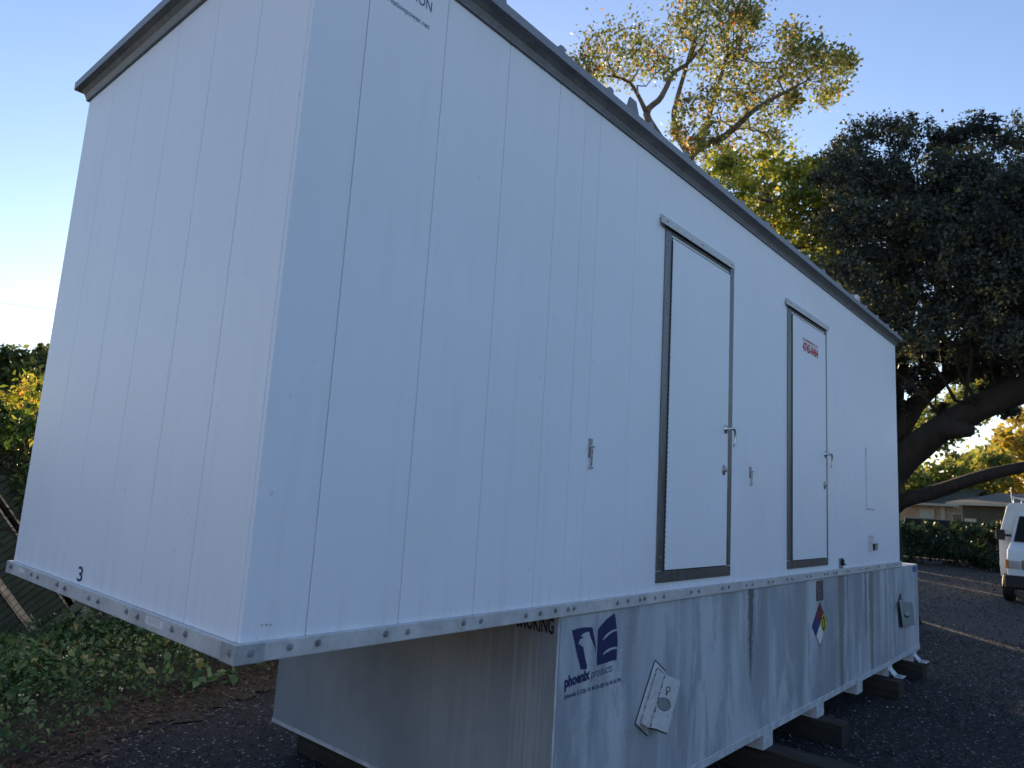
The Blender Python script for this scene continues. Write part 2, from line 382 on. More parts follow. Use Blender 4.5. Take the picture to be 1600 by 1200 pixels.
def pxc(lst, d, jit=.6):
    out = []
    for q in lst:
        x, y, r = q[:3]; dd = d+(q[3] if len(q) > 3 else random.uniform(-jit, jit)*2)
        p = at(x, y, dd); out.append((*p, r*dd/F*1.03))
    return out

# ================================================================== SETTING
def ground():
    n = 90; xs = np.concatenate([np.linspace(-400,-20,8), np.linspace(-18,60,79), np.linspace(70,600,8)]); ys = xs-10
    X, Y = np.meshgrid(xs, ys, indexing='ij'); Z = np.full_like(X, GZ)
    near = np.exp(-((X-5)/25)**2-((Y-2)/20)**2)
    Z += .012*np.sin(X*1.7+Y*.6)*np.sin(Y*1.3-X*.4)*near-.012
    v = np.stack([X,Y,Z],-1).reshape(-1,3); N = len(ys)
    f = [(i*N+j, (i+1)*N+j, (i+1)*N+j+1, i*N+j+1) for i in range(len(xs)-1) for j in range(N-1)]
    m = bpy.data.meshes.new('ground'); m.from_pydata(v.tolist(), [], f); m.update(); m.shade_smooth()
    o = link('ground', m, M_GROUND); o['kind'] = 'structure'
ground()
def soil():
    top = [(x, 6.9+.0*x) for x in (-9,-4,0,3,6,12,20)]
    low = [(-9,-1.5),(-4,.5),(-1.2,2.2),(.3,3.05),(.73,3.3),(1.25,3.66),(2.0,3.87),(2.8,4.15),(3.6,4.35),(5,4.6),(8,4.9),(12,5.0),(20,5.2)]
    pts = []
    for (x0,y0),(x1,y1) in zip(low, low[1:]):
        for i in range(8):
            t = i/8; pts.append((x0+(x1-x0)*t+random.gauss(0,.05), y0+(y1-y0)*t+random.gauss(0,.09)))
    pts.append(low[-1]); pts += [(20,9),(-9,9)]
    mb = MB(); mb.poly([(x,y,GZ+.004) for x,y in pts]); m = mb.mesh('soil_strip')
    o = link('soil_strip', m, M_SOIL); o['kind'] = 'structure'
soil()

# ================================================================== ENCLOSURE
L_, W_, H_ = 8.834, 2.493, 2.76
enc = empty('generator_enclosure', (L_/2, W_/2, -.06), 'long white metal-panelled generator enclosure with two steel-framed doors, overhanging the grey tank', 'enclosure')
part('wall_core', MB().box(.0065, L_-.0065, .0065, W_-.0065, .001, H_-.005), M_CORE, enc)
G_ = .0036; T_ = .020; BV = .0015
def vpanel_x(x0, x1, y, s, z0=.0, z1=H_):     # panel on a long wall; s = -1 faces -Y
    a_, b_ = x0+G_/2, x1-G_/2; yo, yi = y, y-s*T_
    return MB().prism([(a_,yi),(a_,yo-s*BV),(a_+BV,yo),(b_-BV,yo),(b_,yo-s*BV),(b_,yi)], 'z', z0, z1)
def vpanel_y(y0, y1, x, s):
    a_, b_ = y0+.0026, y1-.0026; xo, xi = x, x-s*T_
    return MB().prism([(xi,a_),(xo-s*BV,a_),(xo,a_+BV),(xo,b_-BV),(xo-s*BV,b_),(xi,b_)], 'z', 0, H_)
seams = [0, .25, .672, 1.10, 1.518, 1.76, 1.915, 2.33, 2.755, 3.23, 3.65, 4.08, 4.50, 4.93, 5.40, 5.98, 6.40, 6.83, 7.25, 7.68, 8.10, 8.50, L_]
for i in range(len(seams)-1):
    o = part('wall_panel', vpanel_x(seams[i], seams[i+1], 0, -1), M_WHITE, enc)
    part('wall_panel', vpanel_x(seams[i], seams[i+1], W_, 1), M_WHITE, enc)
es = [0, .402, .812, 1.228, 1.644, 2.07, W_]
for i in range(6):
    part('wall_panel', vpanel_y(es[i]+(T_ if i == 0 else 0), es[i+1]-(T_ if i == 5 else 0), 0, -1), M_WHITE, enc)
    part('wall_panel', vpanel_y(es[i]+(T_ if i == 0 else 0), es[i+1]-(T_ if i == 5 else 0), L_, 1), M_WHITE, enc)
# roof slab, flashing flange, overhanging soffit and fascia
OV = .07
part('roof', MB().box(-OV+.004, L_+OV-.004, -OV+.004, W_+OV-.004, 2.834, 2.872), M_SOFFIT, enc)
def flange(x0, x1, y0, y1): return MB().box(x0, x1, y0, y1, 2.763, 2.832)
part('eave_flashing', flange(-.014, L_+.014, -.014, -.002), M_SOFFIT, enc)
part('eave_flashing', flange(-.014, -.002, -.0015, W_+.014), M_SOFFIT, enc)
part('eave_flashing', flange(-.0015, L_+.014, W_+.002, W_+.014), M_SOFFIT, enc)
part('eave_flashing', flange(L_+.002, L_+.014, -.0015, W_+.0015), M_SOFFIT, enc)
# coved underside between flange and fascia
cov = [(-.014, 2.771), (-.026, 2.795), (-.045, 2.815), (-.066, 2.826), (-.066, 2.833), (-.014, 2.833)]
part('eave_cove', MB().prism(cov, 'x', -.014, L_+.014), M_SOFFIT, enc)
part('eave_cove', MB().prism([(u, v) for u, v in cov], 'y', -.013, W_+.013), M_SOFFIT, enc)
part('eave_cove', MB().prism([(W_-u, v) for u, v in cov], 'x', -.0138, L_+.0138), M_SOFFIT, enc)
part('fascia', MB().box(-OV, L_+OV, -OV-.003, -OV+.003, 2.829, 2.876), M_FASCIA, enc)
part('fascia', MB().box(-OV-.003, -OV+.003, -OV+.0035, W_+OV-.0035, 2.829, 2.8758), M_FASCIA, enc)
part('fascia', MB().box(-OV, L_+OV, W_+OV-.003, W_+OV+.003, 2.829, 2.876), M_FASCIA, enc)
part('fascia', MB().box(L_+OV-.003, L_+OV+.003, -OV+.0035, W_+OV-.0035, 2.829, 2.8758), M_FASCIA, enc)
rib = MB().prism([(-.028,0),(-.016,.033),(.016,.033),(.028,0)], 'y', -.071, W_+.071).mesh('roof_rib')
for x in [.47, .95, 1.428, 1.901, 2.374, 2.85, 3.329, 3.80, 4.295, 4.78, 5.26, 5.743, 6.234, 6.73, 7.23, 7.72, 8.2, 8.65]:
    o = link('roof_rib', rib, M_FASCIA, enc, world=(x, 0, 2.873))
part('lifting_lug', MB().prism([(2.10,2.873),(2.26,2.873),(2.21,2.975),(2.14,2.975)], 'y', -.05, -.040), M_SOFFIT, enc)
part('roof_bracket', MB().box(6.90, 7.0, -.06, .03, 2.873, 2.955), M_GALV, enc)
# bolt meshes
def hexbolt(r, h, washer, axis):
    mb = MB(); n = 6
    pr = lambda R, k: [(R*math.cos(2*math.pi*i/k), R*math.sin(2*math.pi*i/k)) for i in range(k)]
    mb.prism(pr(washer, 12), axis, 0, -.0022); mb.prism(pr(r, 6), axis, -.0022, -h); mb.prism(pr(r*.5, 8), axis, -h, -h*1.5)
    return mb.mesh('bolt')
BLX, BLY = hexbolt(.0070, .007, .0125, 'y'), hexbolt(.0070, .007, .0125, 'x')
SCR = hexbolt(.005, .004, .007, 'y'); SCRX = hexbolt(.005, .004, .007, 'x')
# base rail
rl = part('base_rail', MB().box(.0, L_+.02, -.020, -.0015, -.062, .0), M_GALV, enc); bevel(rl, .002, 1)
re_ = part('base_rail', MB().box(-.020, -.0015, -.0202, W_+.02, -.0622, .0002), M_GALV, enc); bevel(re_, .002, 1)
part('base_rail', MB().box(-.0014, L_+.0198, W_+.0015, W_+.02, -.062, .0), M_GALV, enc)
part('base_rail', MB().box(L_+.0015, L_+.0202, -.0014, W_+.0014, -.0622, .0), M_GALV, enc)
part('floor_plate', MB().box(0, L_, .001, W_, -.055, -.003), M_SOFFIT, enc)
part('corner_bracket', MB().box(-.0235, .082, -.0235, -.0203, -.0618, -.0012), M_PATCH, enc)
part('corner_bracket', MB().box(-.0235, -.0203, -.0202, .072, -.0618, -.0012), M_PATCH, enc)
part('corner_bracket', MB().box(-.0235, -.0203, W_-.05, W_+.022, -.0618, -.0012), M_PATCH, enc)
for x in [.032,.178,.289,.595,.708,1.023,1.133,1.446,1.555,1.678,1.786,1.835,2.252,2.36,2.496,2.547,2.67,2.779,3.139,3.249,3.616,3.721,4.033,4.145,
          4.459,4.558,4.875,4.981,5.345,5.459,5.842,5.922,6.114,6.193,6.534,6.608,6.976,7.07,7.236,7.343,7.676,7.777,8.114,8.206,8.483,8.60]:
    o = link('bolt', BLX, M_BOLT, rl, world=(x, -.0205 if x > .1 else -.0236, -.028+random.uniform(-.003,.003))); o.rotation_euler.y = random.uniform(0, 1)
for y in [2.43,2.075,1.972,1.678,1.572,1.262,1.155,.851,.74,.437,.33,.01]:
    o = link('bolt', BLY, M_BOLT, re_, world=(-.0205 if .05 < y < 2.4 else -.0236, y, -.026+random.uniform(-.003,.003))); o.rotation_euler.x = random.uniform(0, 1)
# rivets of the eave flashing
ef = enc.children
for i, x in enumerate(np.arange(.12, L_, .30)):
    for dx in (0, .09) if i % 2 else (0,):
        link('rivet', SCR, M_BOLT, enc, world=(x+dx, -.0144, 2.785))
for y in np.arange(.15, W_, .27): link('rivet', SCRX, M_BOLT, enc, world=(-.0144, y, 2.785))

# doors
def lathe(prof, axis_pt, k=16):           # around -Y axis; prof (depth, radius)
    mb = MB(); n = 0
    for i, (d, r) in enumerate(prof):
        for j in range(k):
            t = 2*math.pi*j/k; mb.v.append((axis_pt[0]+r*math.cos(t), axis_pt[1]-d, axis_pt[2]+r*math.sin(t)))
    for i in range(len(prof)-1):
        for j in range(k): mb.f.append((i*k+j, i*k+(j+1)%k, (i+1)*k+(j+1)%k, (i+1)*k+j))
    mb.f.append(tuple((len(prof)-1)*k+j for j in range(k))); return mb
def make_door(x0, x1, fx0, fx1, cx0, cx1, z0, z1, label, hx, kx):
    fz0 = .052
    d = part('door', MB().box(x0, x1, -.012, -.0015, z0, z1), M_DOOR, enc, label=label); bevel(d, .002, 1)
    part('door_gap', MB().box(x0-.010, x1+.008, -.0045, -.0012, z0-.009, z1+.010), M_DARK, enc)
    hg = MB(); z = z0+.004; i = 0
    hg.box(x0-.008, x0-.0015, -.012, -.005, z0, z1)
    while z < z1-.02:
        hg.tube([(x0-.0045, -.0135, z), (x0-.0045, -.0135, z+.026)], .0052, 6); z += .031
    part('hinge', hg, M_HINGE, d)
    jl = part('door_jamb', MB().box(fx0, x0-.0085, -.010, -.001, z0-.0, z1+.03), M_FRAME, enc)
    jr = part('door_jamb', MB().box(x1+.0065, fx1, -.010, -.001, z0-.0, z1+.03), M_FRAME, enc)
    js = part('door_sill', MB().box(fx0, fx1, -.0105, -.001, fz0, z0-.006), M_FRAME, enc)
    jh = part('door_head', MB().box(fx0, fx1, -.0105, -.001, z1+.0305, z1+.075), M_FRAME, enc)
    for jb, xx in ((jl, (fx0+x0-.008)/2), (jr, (fx1+x1+.006)/2)):
        for zz in (z0+.08, z0+.62, z0+1.16, z0+1.7, z1-.03): link('screw', SCR, M_BOLT, jb, world=(xx, -.0102, zz))
    for t in (.04, .5, .96): link('screw', SCR, M_BOLT, js, world=(fx0+(fx1-fx0)*t, -.0107, (fz0+z0)/2))
    zc = z1+.058
    cap = MB()
    cap.box(cx0, cx1, -.034, -.030, zc-.012, zc+.038)                       # front lip
    cap.hexa([(cx0,-.0305,zc+.030),(cx1,-.0305,zc+.030),(cx1,-.0305,zc+.036),(cx0,-.0305,zc+.036),(cx0,-.011,zc+.050),(cx1,-.011,zc+.050),(cx1,-.011,zc+.056),(cx0,-.011,zc+.056)])
    cap.box(cx0, cx1, -.0108, -.001, zc+.032, zc+.060)
    for xx in (cx0, cx1-.002):
        cap.prism([(-.0298,zc-.012),(-.0112,zc+.004),(-.0112,zc+.049),(-.0298,zc+.029)], 'x', xx, xx+.002)
    dc = part('drip_cap', cap, M_GALV, enc)
    for t in (.04, .5, .95): link('screw', SCR, M_BOLT, dc, world=(cx0+(cx1-cx0)*t, -.0342, zc+.013))
    # lever handle on an oval rose, lock below
    hz, kz = 1.10, .80
    rose = lathe([(.012,.001),(.012,.026),(.02,.024),(.024,.012),(.045,.011),(.05,.013),(.056,.010)], (hx, 0, hz))
    for v in range(len(rose.v)): x, y, z = rose.v[v]; rose.v[v] = (x, y, hz+(z-hz)*1.35 if y > -.03 else z)
    rose.tube([(hx,-.050,hz),(hx+.03,-.055,hz+.006),(hx+.06,-.056,hz+.002),(hx+.073,-.056,hz-.02),(hx+.074,-.056,hz-.06),(hx+.070,-.054,hz-.10),(hx+.058,-.05,hz-.125)],
              [.010,.010,.010,.009,.008,.007,.004], 8)
    part('handle', rose, M_CHROME, d, smooth=True)
    lk = lathe([(.012,.001),(.012,.026),(.017,.025),(.02,.014),(.034,.013),(.036,.009)], (kx, 0, kz))
    for v in range(len(lk.v)): x, y, z = lk.v[v]; lk.v[v] = (x, y, kz+(z-kz)*1.5 if y > -.018 else z)
    part('lock', lk, M_BOLT, d, smooth=True)
    return d
make_door(2.787, 3.694, 2.70, 3.768, 2.625, 3.725, 0.126, 2.286, 'wide nearer door with a bright lever handle', 3.645, 3.626)
d2 = make_door(5.020, 5.945, 4.92, 5.99, 4.87, 5.985, .121, 2.292, 'farther door with a red and white phone sticker', 5.905, 5.885)

# draw latches, vent hood, cable inlet
def latch(x, z, h=.12):
    l_ = part('latch', MB().box(x-.016, x+.016, -.006, -.0005, z-h*.5, z+h*.18), M_BOLT, enc)
    mb = MB(); mb.tube([(x-.02,-.016,z-h*.1),(x+.02,-.016,z-h*.1)], .006, 8)
    mb.bar((x,-.016,z-h*.1),(x-.002,-.014,z-h*.85), .012, .006, (0,1,0)); mb.tube([(x-.013,-.015,z-h*.87),(x+.012,-.015,z-h*.87)], .007, 8)
    part('latch_lever', mb, M_CHROME, l_)
latch(1.945, .835, .15); latch(4.132, .835, .13)
hood = MB(); hx0, hx1, hz0, hz1 = 7.40, 7.62, .155, .275
hood.box(hx0, hx1, -.004, -.0005, hz0, hz1+.045)
hood.prism([(-.0045,hz1-.005),(-.055,hz1-.035),(-.055,hz1-.041),(-.0045,hz1-.011)], 'x', hx0-.004, hx1+.004)
for xx in (hx0, hx1-.004): hood.prism([(-.0045,hz0),(-.050,hz0),(-.050,hz1-.042),(-.0045,hz1-.013)], 'x', xx, xx+.004)
vh = part('vent_hood', hood, M_GALV, enc)
part('vent_opening', MB().box(hx0+.006, hx1-.006, -.020, -.0045, hz0+.004, hz1-.035), M_DARK, vh)
ib = part('inlet_plate', MB().box(6.345, 6.475, -.008, -.0005, .004, .104), M_BLUEGREY, enc)
part('inlet_socket', lathe([(.008,.001),(.008,.032),(.03,.03),(.032,.02)], (6.41, 0, .065)).box(6.44,6.49,-.03,-.012,.035,.047), M_DARK, ib)
# ghost outline of a removed sign (thin adhesive ridges)
gh = MB(); gh.box(7.36,7.385,-.0016,-.0006,.60,1.28); gh.box(7.386,7.70,-.0016,-.0006,.60,.622); gh.box(7.35,7.40,-.0022,-.0017,1.20,1.29); gh.box(7.355,7.39,-.0022,-.0017,.93,.98)
part('adhesive_outline', gh, simple('grey_adhesive_residue', (.50,.53,.58), .7), enc)

# ---- lettering
def text_mesh(s, width=None, height=None, offset=0, shear=0, name='lettering', space=1):
    cu = bpy.data.curves.new('t', 'FONT'); cu.body = s; cu.size = 1; cu.offset = offset; cu.shear = shear; cu.space_character = space; cu.resolution_u = 3
    o = bpy.data.objects.new('t', cu); C.objects.link(o); dg = bpy.context.evaluated_depsgraph_get()
    m = bpy.data.meshes.new_from_object(o.evaluated_get(dg)); bpy.data.objects.remove(o); m.name = name
    n = len(m.vertices); co = np.zeros(n*3); m.vertices.foreach_get('co', co); co = co.reshape(-1,3)
    mn, mx = co.min(0), co.max(0)
    co[:,0] = (co[:,0]-mn[0])*(width/(mx[0]-mn[0])); co[:,1] = (co[:,1]-mn[1])*(height/(mx[1]-mn[1])); co[:,2] = 0
    m.vertices.foreach_set('co', co.reshape(-1)); m.update(); return m
RX = Matrix.Rotation(math.pi/2, 4, 'X')                                   # long wall, faces -Y
RE = Matrix(((0,0,-1,0),(-1,0,0,0),(0,1,0,0),(0,0,0,1)))                  # end wall, faces -X
def text_on(s, x, y, z, width, height, mat, parent, end=False, label=None, rot=0, **k):
    m = text_mesh(s, width, height, **k); R = (RE if end else RX) @ Matrix.Rotation(rot, 4, 'Z')
    m.transform(R); o = link('lettering', m, mat, parent, world=(x, y, z))
    if label: o['label'] = label
    return o
text_on('PRESERVATION', .215, -.0012, 2.618, .357, .050, M_INK, enc)
text_on('preservationpower.net', .262, -.0012, 2.523, .306, .031, M_INK, enc)
text_on('ENCLOSURE LIFT ONLY', 1.93, -.0150, 2.770, .36, .022, M_BLACKINK, enc, offset=.01)
m3 = text_mesh('3', .062, .068, offset=.012); m3.transform(RE); link('lettering', m3, M_INK, enc, world=(-.0012, 1.50, .014))
sk = part('sticker', MB().box(5.30, 5.70, -.0136, -.0126, 2.030, 2.118), M_STICK, d2)
text_on('4745-0464', 5.285, -.0140, 2.008, .43, .090, M_RED, d2, offset=.045)
text_on('24 HR EMERGENCY CALL', 5.285, -.0140, 2.112, .43, .022, M_RED, d2, offset=.03)
r1 = part('rail_label', MB().box(-.0212, -.0204, .515, .672, -.040, -.012), M_STICK, re_)
for zz in (-.021, -.031):
    mm = text_mesh('||||| |||| |||||', .10, .005); mm.transform(RE); link('lettering', mm, M_BLACKINK, re_, world=(-.0216, .645, zz))
part('rail_label', MB().box(-.0212, -.0204, 2.20, 2.30, -.035, -.014), M_STICK, re_)
# small scuffs near the corner
sc = MB()
for x, z, r in ((.075,.052,.0028),(.083,.055,.002),(.092,.051,.0036),(.107,.049,.0032),(.128,.05,.0015)): sc.poly([(x+r*math.cos(t), -.0011, z+r*.8*math.sin(t)) for t in np.linspace(0, 5.2, 6)])
part('paint_chips', sc, M_BLACKINK, enc)

# ================================================================== TANK
TX0, TX1, TZ0, TZ1 = 1.741, 9.80, -1.163, -.068
tank = empty('fuel_tank', ((TX0+TX1)/2, W_/2, -1.28), 'long weathered grey steel base tank with streaked paint under the white enclosure', 'fuel tank')
def plate(x0, x1, y0, y1): return MB().box(x0, x1, y0, y1, TZ0, TZ1)
tb = part('tank_shell', MB().box(TX0+.006, TX1-.006, .010, W_-.010, TZ0+.002, TZ1-.004), M_TANK, tank)
sx = [TX0, 4.885, 6.655, 8.115, TX1]
for i in range(4):
    o = part('side_plate', MB().box(sx[i]+(.004 if i else 0), sx[i+1]-(.004 if i < 3 else 0), .0, .0095, TZ0, TZ1-.003), M_TANK, tank); bevel(o, .004, 2)
    part('side_plate', MB().box(sx[i]+(.004 if i else 0), sx[i+1]-(.004 if i < 3 else 0), W_-.0095, W_, TZ0, TZ1-.003), M_TANK, tank)
o = part('end_plate', MB().box(TX0, TX0+.0055, .0100, W_-.0100, TZ0, TZ1-.003), M_TANK, tank)
part('end_plate', MB().box(TX1-.0055, TX1, .0100, W_-.0100, TZ0, TZ1-.003), M_TANK, tank)
part('top_plate', MB().box(TX0+.001, TX1-.001, .001, W_-.001, TZ1-.0029, TZ1+.002), M_TANKTRIM, tank)
# vertical folds of the shell between the plates (shallow pressed ribs)
for x in (7.04, 7.60, 8.40, 8.62): part('pressed_rib', MB().prism([(x-.02,-.0003),(x-.008,-.010),(x+.008,-.010),(x+.02,-.0003)], 'z', TZ0+.06, TZ1-.02), M_TANK, tank)
# bottom channel strips with weld beads
bs = part('bottom_channel', MB().box(TX0-.004, TX1+.004, -.006, -.0004, TZ0-.006, TZ0+.045), M_TANKTRIM, tank); bevel(bs, .002, 1)
part('bottom_channel', MB().box(TX0-.006, TX0-.0004, .0, W_, TZ0-.006, TZ0+.018), M_TANKTRIM, tank)
wb = [(x, -.006+.0015*math.sin(x*37), TZ0+.047+.0016*math.sin(x*23)) for x in np.arange(TX0, TX1, .04)]
part('weld_bead', MB().tube(wb, .004, 5), M_TANKTRIM, tank)
part('weld_bead', MB().tube([(TX0-.001, .001, z) for z in np.arange(TZ0, TZ1, .05)], .0055, 6), M_TANKTRIM, tank)
# a wandering weld/scratch line on the end
part('weld_bead', MB().tube([(TX0-.0005, .90+.012*math.sin(z*9), z) for z in np.arange(-1.12, -.1, .06)], .003, 5), M_BLUEGREY, tank)
FX = [1.98, 3.19, 4.431, 5.666, 6.918, 8.15, 9.41]
for i, x in enumerate(FX):
    k = .192
    f = part('foot', MB().box(x, x+.006, -.001, W_, -1.28, TZ0-.007).box(x+k-.006, x+k, -.001, W_, -1.28, TZ0-.007).box(x+.0062, x+k-.0062, -.001, .006, -1.28, TZ0-.007)
             .box(x+.0062, x+k-.0062, W_-.006, W_, -1.28, TZ0-.007).box(x+.0062, x+k-.0062, .0062, W_-.0062, -1.28, -1.272), M_TANKTRIM, tank)
    if i >= 5:
        part('foot_lug', MB().hexa([(x+.02,-.0015,-1.20),(x+k-.02,-.0015,-1.20),(x+k-.02,-.0015,-1.21),(x+.02,-.0015,-1.21),(x+.02,-.06,-1.262),(x+k-.02,-.06,-1.262),(x+k-.02,-.06,-1.274),(x+.02,-.06,-1.274)])
             .box(x+.01, x+.05, -.15, -.0605, -1.278, -1.268).box(x+k-.05, x+k-.01, -.15, -.0605, -1.278, -1.268).box(x+.0505, x+k-.0505, -.15, -.12, -1.278, -1.268), M_TANKTRIM, f)
# lettering and emblem on the side
def shape(name, pts, mat, parent, y, label=None):
    return part(name, MB().poly([(x, y, z) for x, z in pts]), mat, parent, label=label)
def lx(px, py):     # logo crop pixel -> wall
    X, Y = 880+px/8, 950+py/8
    v = ROWS.T @ np.array([(X-800)/F, (Y-600)/F, 1.]); t = -CAM[1]/v[1]; q = CAM+v*t; return (q[0], q[2])
Y1 = -.0012
head = [(108,280),(140,268),(200,250),(270,240),(366,240),(375,300),(388,370),(404,470),(402,552),(394,540),(392,490),(360,410),(335,350),(328,300),
        (300,298),(262,312),(232,332),(222,362),(240,360),(256,366),(238,378),(208,392),(196,420),(192,455),(206,462),(214,450),(228,480),(246,478),(250,500),(258,540),
        (268,600),(280,660),(296,720),(290,768),(250,766),(216,770),(200,690),(180,620),(160,530),(140,430),(120,340)]
shape('emblem', [lx(*p) for p in head], M_INK, tank, Y1, 'navy emblem of an eagle head in negative')
wing1 = [(432,272),(470,218),(530,150),(590,100),(642,64),(655,130),(668,262),(620,270),(560,310),(520,350),(490,400),(496,404),(530,372),(580,325),(630,294),(670,286),
         (678,380),(676,484),(630,486),(570,505),(520,540),(494,580),(500,590),(540,556),(600,524),(640,512),(672,512),(670,580),(664,648),(600,660),(520,690),(420,718),(418,640),(424,500)]
shape('emblem', [lx(*p) for p in wing1], M_INK, tank, Y1, 'navy wing emblem with two pale feather lines')
def text_px(s, p0, p1, h, mat, **k):      # baseline from p0 to p1 (wall coordinates)
    dx, dz = p1[0]-p0[0], p1[1]-p0[1]; wd = math.hypot(dx, dz)
    text_on(s, p0[0], Y1, p0[1], wd, h, mat, tank, rot=math.atan2(dz, dx), **k)
z0t = lx(20, 985)[1]
text_px('phoenix', (lx(14,1015)[0], -.440), (lx(334,905)[0], -.427), .076, M_INK, offset=.055)
text_px('products', (lx(340,935)[0], -.424), (lx(612,825)[0], -.414), .062, M_INK, shear=.25, offset=-.006)
text_px('Jacksonville, FL 32206 \u2022 Ph. 904 354-1858 \u2022 Fax 904 354-7993', (lx(10,1122)[0], -.480), (lx(720,912)[0], -.476), .030, M_INK, offset=.012)
# NO SMOKING on the end, mostly under the rail
text_on('NO SMOKING', TX0-.0012, .385, -.158, .355, .083, M_BLACKINK, tank, end=True, offset=.03)
# hazard diamond in four fields
cx, cz, dw, dh = 5.762, -.476, .207, .187
def dia(ax, az, sx_, sz_): return [(ax, az+sz_), (ax-sx_, az), (ax, az-sz_), (ax+sx_, az)]
hd = part('hazard_diamond', MB().poly([(x, -.0012, z) for x, z in dia(cx, cz, dw+.012, dh+.012)]), M_BLACKINK, tank, label='four-colour hazard diamond')
M_R = simple('diamond_red', (.22,.03,.045), .5, 0, .3, 40); M_B = simple('diamond_blue', (.03,.04,.20), .5, 0, .2); M_Y = simple('diamond_yellow', (.55,.50,.05), .5, 0, .2); M_Wt = simple('diamond_white', (.72,.74,.74), .5)
g_ = .495
for nm, ax, az, mt in (('red_field', cx, cz+dh/2, M_R), ('blue_field', cx-dw/2, cz, M_B), ('yellow_field', cx+dw/2, cz, M_Y), ('white_field', cx, cz-dh/2, M_Wt)):
    fl = part(nm, MB().poly([(x, -.0020, z) for x, z in dia(ax, az, dw*g_, dh*g_)]), mt, hd)
text_on('2', cx-.035, -.0028, cz+.04, .07, .10, M_BLACKINK, hd); text_on('0', cx+.065, -.0028, cz-.065, .075, .13, M_BLACKINK, hd, offset=.02)
part('placard', MB().box(5.665, 5.86, -.004, -.0005, -.265, -.085), M_RUST, tank, label='rusty brown rectangular placard')
# slanted folded bracket with punched plate (near), built from its corner points
def wp(px, py, y=0):
    v = ROWS.T @ np.array([(px-800)/F, (py-600)/F, 1.]); t = (y-CAM[1])/v[1]; q = CAM+v*t; return (q[0], q[1], q[2])
def bpt(cxp, cyp, y): return wp(985+cxp/8.889, 1020+cyp/8.889, y)
br = part('bracket_backing', MB().hexa([bpt(345,100,-.0004), bpt(65,985,-.0004), bpt(235,1150,-.0004), bpt(490,255,-.0004), bpt(345,100,-.004), bpt(65,985,-.004), bpt(235,1150,-.004), bpt(490,255,-.004)]), M_PLATE, tank)
fd = part('bracket_fold', MB().hexa([bpt(375,215,-.0045), bpt(145,970,-.0045), bpt(250,1040,-.0045), bpt(465,290,-.0045), bpt(375,215,-.010), bpt(145,970,-.010), bpt(250,1040,-.075), bpt(465,290,-.075)]), M_PLATE, tank)
c4 = [np.array(bpt(*p, -.078)) for p in ((465,295),(250,1035),(505,1120),(690,390))]
pl4 = MB().hexa([tuple(c) for c in c4]+[tuple(c+np.array([0,-.004,0])) for c in c4]); fp = part('bracket_plate', pl4, M_PLATE, tank)
def onp(u, v, y): q = (c4[0]*(1-u)+c4[3]*u)*(1-v)+(c4[1]*(1-u)+c4[2]*u)*v; return (q[0], q[1]-.004-y, q[2])
part('hole_cover', MB().poly([onp(.42+.34*math.cos(t), .52+.108*math.sin(t), .0012) for t in np.linspace(0, 6.1, 20)]), M_BLUEGREY, fp)
ring = MB()
for t in np.linspace(0, 6.05, 20): 
    a1, a2 = t, t+.32
    ring.poly([onp(.42+.34*math.cos(a1), .52+.108*math.sin(a1), .0016), onp(.42+.37*math.cos(a1), .52+.118*math.sin(a1), .0016), onp(.42+.37*math.cos(a2), .52+.118*math.sin(a2), .0016), onp(.42+.34*math.cos(a2), .52+.108*math.sin(a2), .0016)])
for t in np.linspace(0, 6.0, 14):
    a1, a2 = t, t+.46
    ring.poly([onp(.42+.10*math.cos(a1), .235+.038*math.sin(a1), .0016), onp(.42+.14*math.cos(a1), .235+.052*math.sin(a1), .0016), onp(.42+.14*math.cos(a2), .235+.052*math.sin(a2), .0016), onp(.42+.10*math.cos(a2), .235+.038*math.sin(a2), .0016)])
ring.poly([onp(.36,.28,.0016), onp(.44,.285,.0016), onp(.42,.36,.0016), onp(.36,.35,.0016)])
random.seed(11)
def chipline(p, q, n, wd, lev):         # ragged dark chips where paint has come off an edge
    for i in range(n):
        t0 = (i+random.uniform(0,.3))/n; t1 = (i+random.uniform(.6,1))/n; o1, o2 = random.uniform(0,wd), random.uniform(wd*.4,wd)
        u0, v0 = p[0]+(q[0]-p[0])*t0, p[1]+(q[1]-p[1])*t0; u1, v1 = p[0]+(q[0]-p[0])*t1, p[1]+(q[1]-p[1])*t1
        ring.poly([onp(u0, v0, lev), onp(u1, v1, lev), onp(u1+o1, v1+o1*.1, lev), onp(u0+o2, v0+o2*.1, lev)])
chipline((0,.02),(0,.98), 22, .10, .0008)
for i in range(46):
    u, v, r = .55+random.gauss(.15,.14), .5+random.gauss(.12,.12), random.uniform(.008,.03)
    if 0 < u < .97 and 0 < v < .95: ring.poly([onp(u,v,.0008), onp(u+r,v+r*.1,.0008), onp(u+r*.8,v+r*.4,.0008), onp(u,v+r*.35,.0008)])
part('chipped_marks', ring, M_BLACKINK, fp)
ln = MB()
def inkline(pts, wd, y):
    for a_, b_ in zip(pts, pts[1:]): ln.bar(wp(985+a_[0]/8.889, 1020+a_[1]/8.889, y), wp(985+b_[0]/8.889, 1020+b_[1]/8.889, y), wd, .0012, (0,1,0))
inkline([(490,255),(345,100),(200,560),(65,985),(235,1150)], .007, -.0048)
inkline([(465,290),(380,212),(350,250)], .006, -.0055)
for a_ in np.arange(0, 1, .085):
    for s_ in (0, 20): 
        if random.random() < .8: p0 = (370-230*a_+s_, 230+740*a_); inkline([p0, (p0[0]-14, p0[1]+44)], .003, -.012)
inkline([(250,1045),(370,1070),(430,1100),(505,1125)], .009, -.083)
part('dark_edge_lines', ln, M_BLACKINK, tank)
